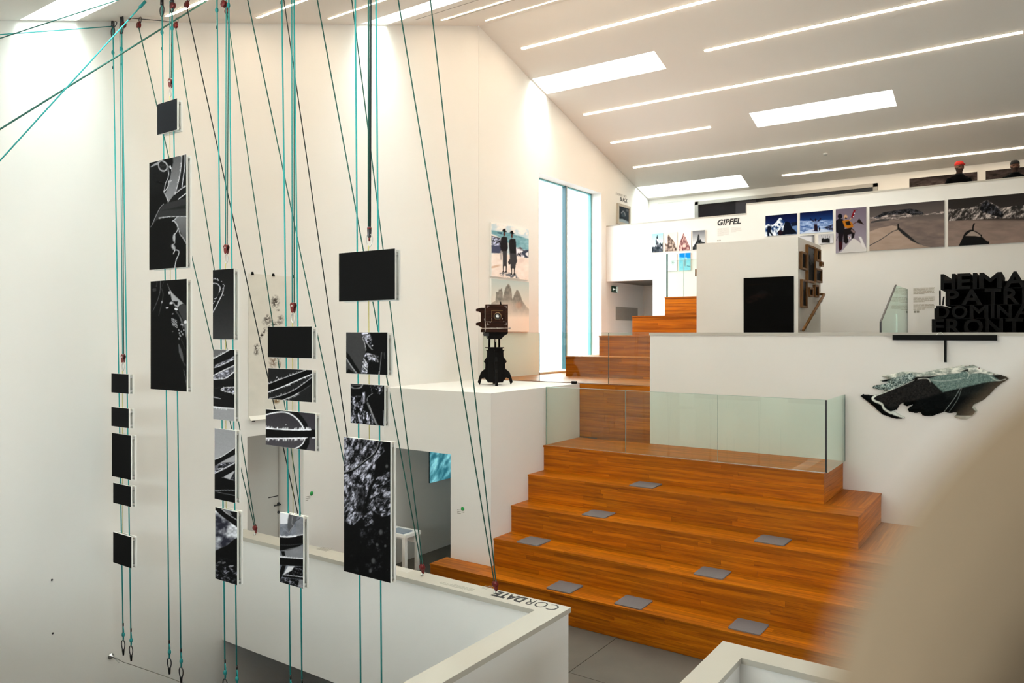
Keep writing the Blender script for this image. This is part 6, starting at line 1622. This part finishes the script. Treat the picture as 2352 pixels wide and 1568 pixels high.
# ------------------------------------------------------------------ two visitors on the gallery
def person(label, X, Y, h, yaw, cap_m, cap_red):
    g0 = ZG
    k = h / 1.74
    r = thing('person', label, 'person', (X, Y, g0))
    ca, sa = math.cos(yaw), math.sin(yaw)
    def tf(p): return (X + k * (ca * p[0] - sa * p[1]), Y + k * (sa * p[0] + ca * p[1]), g0 + k * p[2])
    def ring_loft(mb, rings, n=18):
        vs = []; fs = []
        for (cx2, cy2, z, rx, ry) in rings:
            for i in range(n):
                a = 2 * math.pi * i / n; vs.append((cx2 + rx * math.cos(a), cy2 + ry * math.sin(a), z))
        for j in range(len(rings) - 1):
            for i in range(n):
                l = (i + 1) % n; fs.append((j * n + i, j * n + l, (j + 1) * n + l, (j + 1) * n + i))
        fs.append(tuple(range(n))[::-1]); fs.append(tuple(range((len(rings) - 1) * n, len(rings) * n)))
        mb.add(vs, fs, True)
    mb = MB()   # local: faces -Y
    ring_loft(mb, [(0, 0, .80, .15, .11), (0, 0, .92, .17, .12), (0, 0, 1.05, .155, .11), (0, 0, 1.22, .185, .125), (0, .01, 1.36, .20, .125), (0, .015, 1.42, .175, .105), (0, .01, 1.455, .10, .08), (0, 0, 1.48, .062, .065), (0, -.015, 1.53, .056, .06), (0, -.02, 1.56, .066, .082), (0, -.025, 1.61, .077, .098), (0, -.02, 1.66, .079, .102), (0, -.012, 1.70, .072, .092), (0, -.005, 1.735, .042, .055), (0, 0, 1.745, .008, .01)])
    mb.prism([(-.128, 1.615), (-.155, 1.585), (-.118, 1.578)], 0, -.014, .014)             # nose
    mb.ball((-.080, -.012, 1.615), (.014, .022, .032)); mb.ball((.080, -.012, 1.615), (.014, .022, .032))
    for s in (-1, 1):
        mb.tube([(s * .17, .01, 1.39), (s * .235, .02, 1.25), (s * .25, -.01, 1.08), (s * .20, -.16, .98), (s * .15, -.24, 1.0)], .05, 10, radii=[.062, .056, .047, .040, .030])
        for f_ in range(4): mb.tube([(s * (.165 - .018 * f_), -.25, 1.0), (s * (.155 - .02 * f_), -.30, .995 - .004 * f_), (s * (.15 - .02 * f_), -.32, .975)], .009, 6, radii=[.010, .009, .007])
        mb.tube([(s * .13, -.23, 1.01), (s * .10, -.26, 1.02)], .010, 6)
        mb.tube([(s * .085, 0, .90), (s * .09, 0, .50), (s * .092, .01, .10), (s * .092, 0, .03)], .08, 10, radii=[.095, .065, .045, .045])
        mb.tube([(s * .092, .05, .04), (s * .10, -.06, .035), (s * .105, -.16, .03)], .04, 8, radii=[.042, .045, .032])
    me = bpy.data.meshes.new('raw'); me.from_pydata(mb.v, [], mb.f); me.update()
    t = bpy.data.objects.new('raw', me); COL.objects.link(t)
    md = t.modifiers.new('r', 'REMESH'); md.mode = 'VOXEL'; md.voxel_size = .011; md.use_smooth_shade = True
    sm2 = t.modifiers.new('s', 'SMOOTH'); sm2.iterations = 2; sm2.factor = .5
    dg = bpy.context.evaluated_depsgraph_get(); dg.update()
    m2 = bpy.data.meshes.new_from_object(t.evaluated_get(dg)); bpy.data.objects.remove(t)
    co = np.zeros(len(m2.vertices) * 3); m2.vertices.foreach_get('co', co); co = co.reshape(-1, 3)
    m2.materials.clear()
    for q_ in (mat('black_jacket', (.0025, .003, .0035), .95, spec=.08), mat('skin', (.17, .075, .045), .7), mat('dark_beard', (.035, .018, .012), .9), mat('dark_trousers', (.015, .015, .02), .85)): m2.materials.append(q_)
    for f_ in m2.polygons:
        c_ = f_.center
        mi = 0
        if c_[2] > 1.475:
            mi = 1
            if c_[1] < -.03 and c_[2] < 1.577 or (abs(c_[0]) > .05 and 1.50 < c_[2] < 1.60 and c_[1] < .02): mi = 2
            if c_[2] > 1.66 or (c_[1] > .03 and c_[2] > 1.56): mi = 2
            if c_[1] < -.09 and abs(c_[0]) > .018 and abs(c_[0]) < .05 and 1.612 < c_[2] < 1.632: mi = 2
        elif c_[2] < .86: mi = 3
        elif c_[1] < -.235 and c_[2] < 1.06: mi = 1
        f_.material_index = mi
    V = np.array([tf(p) for p in co]); m2.vertices.foreach_set('co', (V - np.array(WORG[r.name])).ravel()); m2.update()
    m2.name = 'body'; link('body', m2, r, WORG[r.name])
    cp_ = MB()
    ring_loft(cp_, [(0, -.008, 1.655, .086, .108), (0, -.005, 1.69, .089, .110), (0, 0, 1.725, .078, .096), (0, .003, 1.75, .052, .064), (0, .003, 1.76, .008, .01)])
    cp_.prism([(-.078, -.055), (.078, -.055), (.074, -.13), (.04, -.175), (-.04, -.175), (-.074, -.13)], 2, 1.655, 1.666)
    cp_.v = [tf(p) for p in cp_.v]; cp_.build('cap', cap_m, r)
    hd = MB(); ring_loft(hd, [(0, .02, 1.41, .135, .10), (0, .02, 1.455, .105, .088), (0, .015, 1.485, .088, .085), (0, .02, 1.49, .07, .07)])
    hd.v = [tf(p) for p in hd.v]; hd.build('collar', mat('charcoal_hood', (.010, .012, .013), .95, spec=.1), r)
pp_ = onY(2203, 371.5, 18.62); person('bearded person in red cap and black hoodie looking down from the gallery', pp_[0], 18.62, (pp_[2] - ZG) / 1.0, .45, mat('red_cap', (.60, .018, .010), .8), True)
pp_ = onY(2331, 369.5, 18.42); person('person in black cap and black jacket at the gallery right end', pp_[0], 18.42, (pp_[2] - ZG) / 1.0, .15, mat('black_cap', (.008, .008, .009), .8), False)

# ------------------------------------------------------------------ pale curved balustrade end close beside the camera
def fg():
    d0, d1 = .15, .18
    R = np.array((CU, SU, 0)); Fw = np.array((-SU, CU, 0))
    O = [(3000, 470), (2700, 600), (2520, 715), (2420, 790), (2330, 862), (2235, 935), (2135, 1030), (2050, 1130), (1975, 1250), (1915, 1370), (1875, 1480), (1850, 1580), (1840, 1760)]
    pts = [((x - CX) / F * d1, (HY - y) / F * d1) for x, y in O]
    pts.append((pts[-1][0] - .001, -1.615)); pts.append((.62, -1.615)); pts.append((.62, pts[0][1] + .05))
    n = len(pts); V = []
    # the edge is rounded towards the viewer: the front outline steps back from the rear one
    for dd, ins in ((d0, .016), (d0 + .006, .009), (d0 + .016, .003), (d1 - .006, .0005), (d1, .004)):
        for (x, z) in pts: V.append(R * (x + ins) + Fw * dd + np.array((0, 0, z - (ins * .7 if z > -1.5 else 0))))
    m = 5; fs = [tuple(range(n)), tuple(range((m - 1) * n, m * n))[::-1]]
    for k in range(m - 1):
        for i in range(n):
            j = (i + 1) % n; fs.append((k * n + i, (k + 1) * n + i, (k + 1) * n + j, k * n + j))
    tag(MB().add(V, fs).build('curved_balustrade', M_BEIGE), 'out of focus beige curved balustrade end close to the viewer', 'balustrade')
fg()
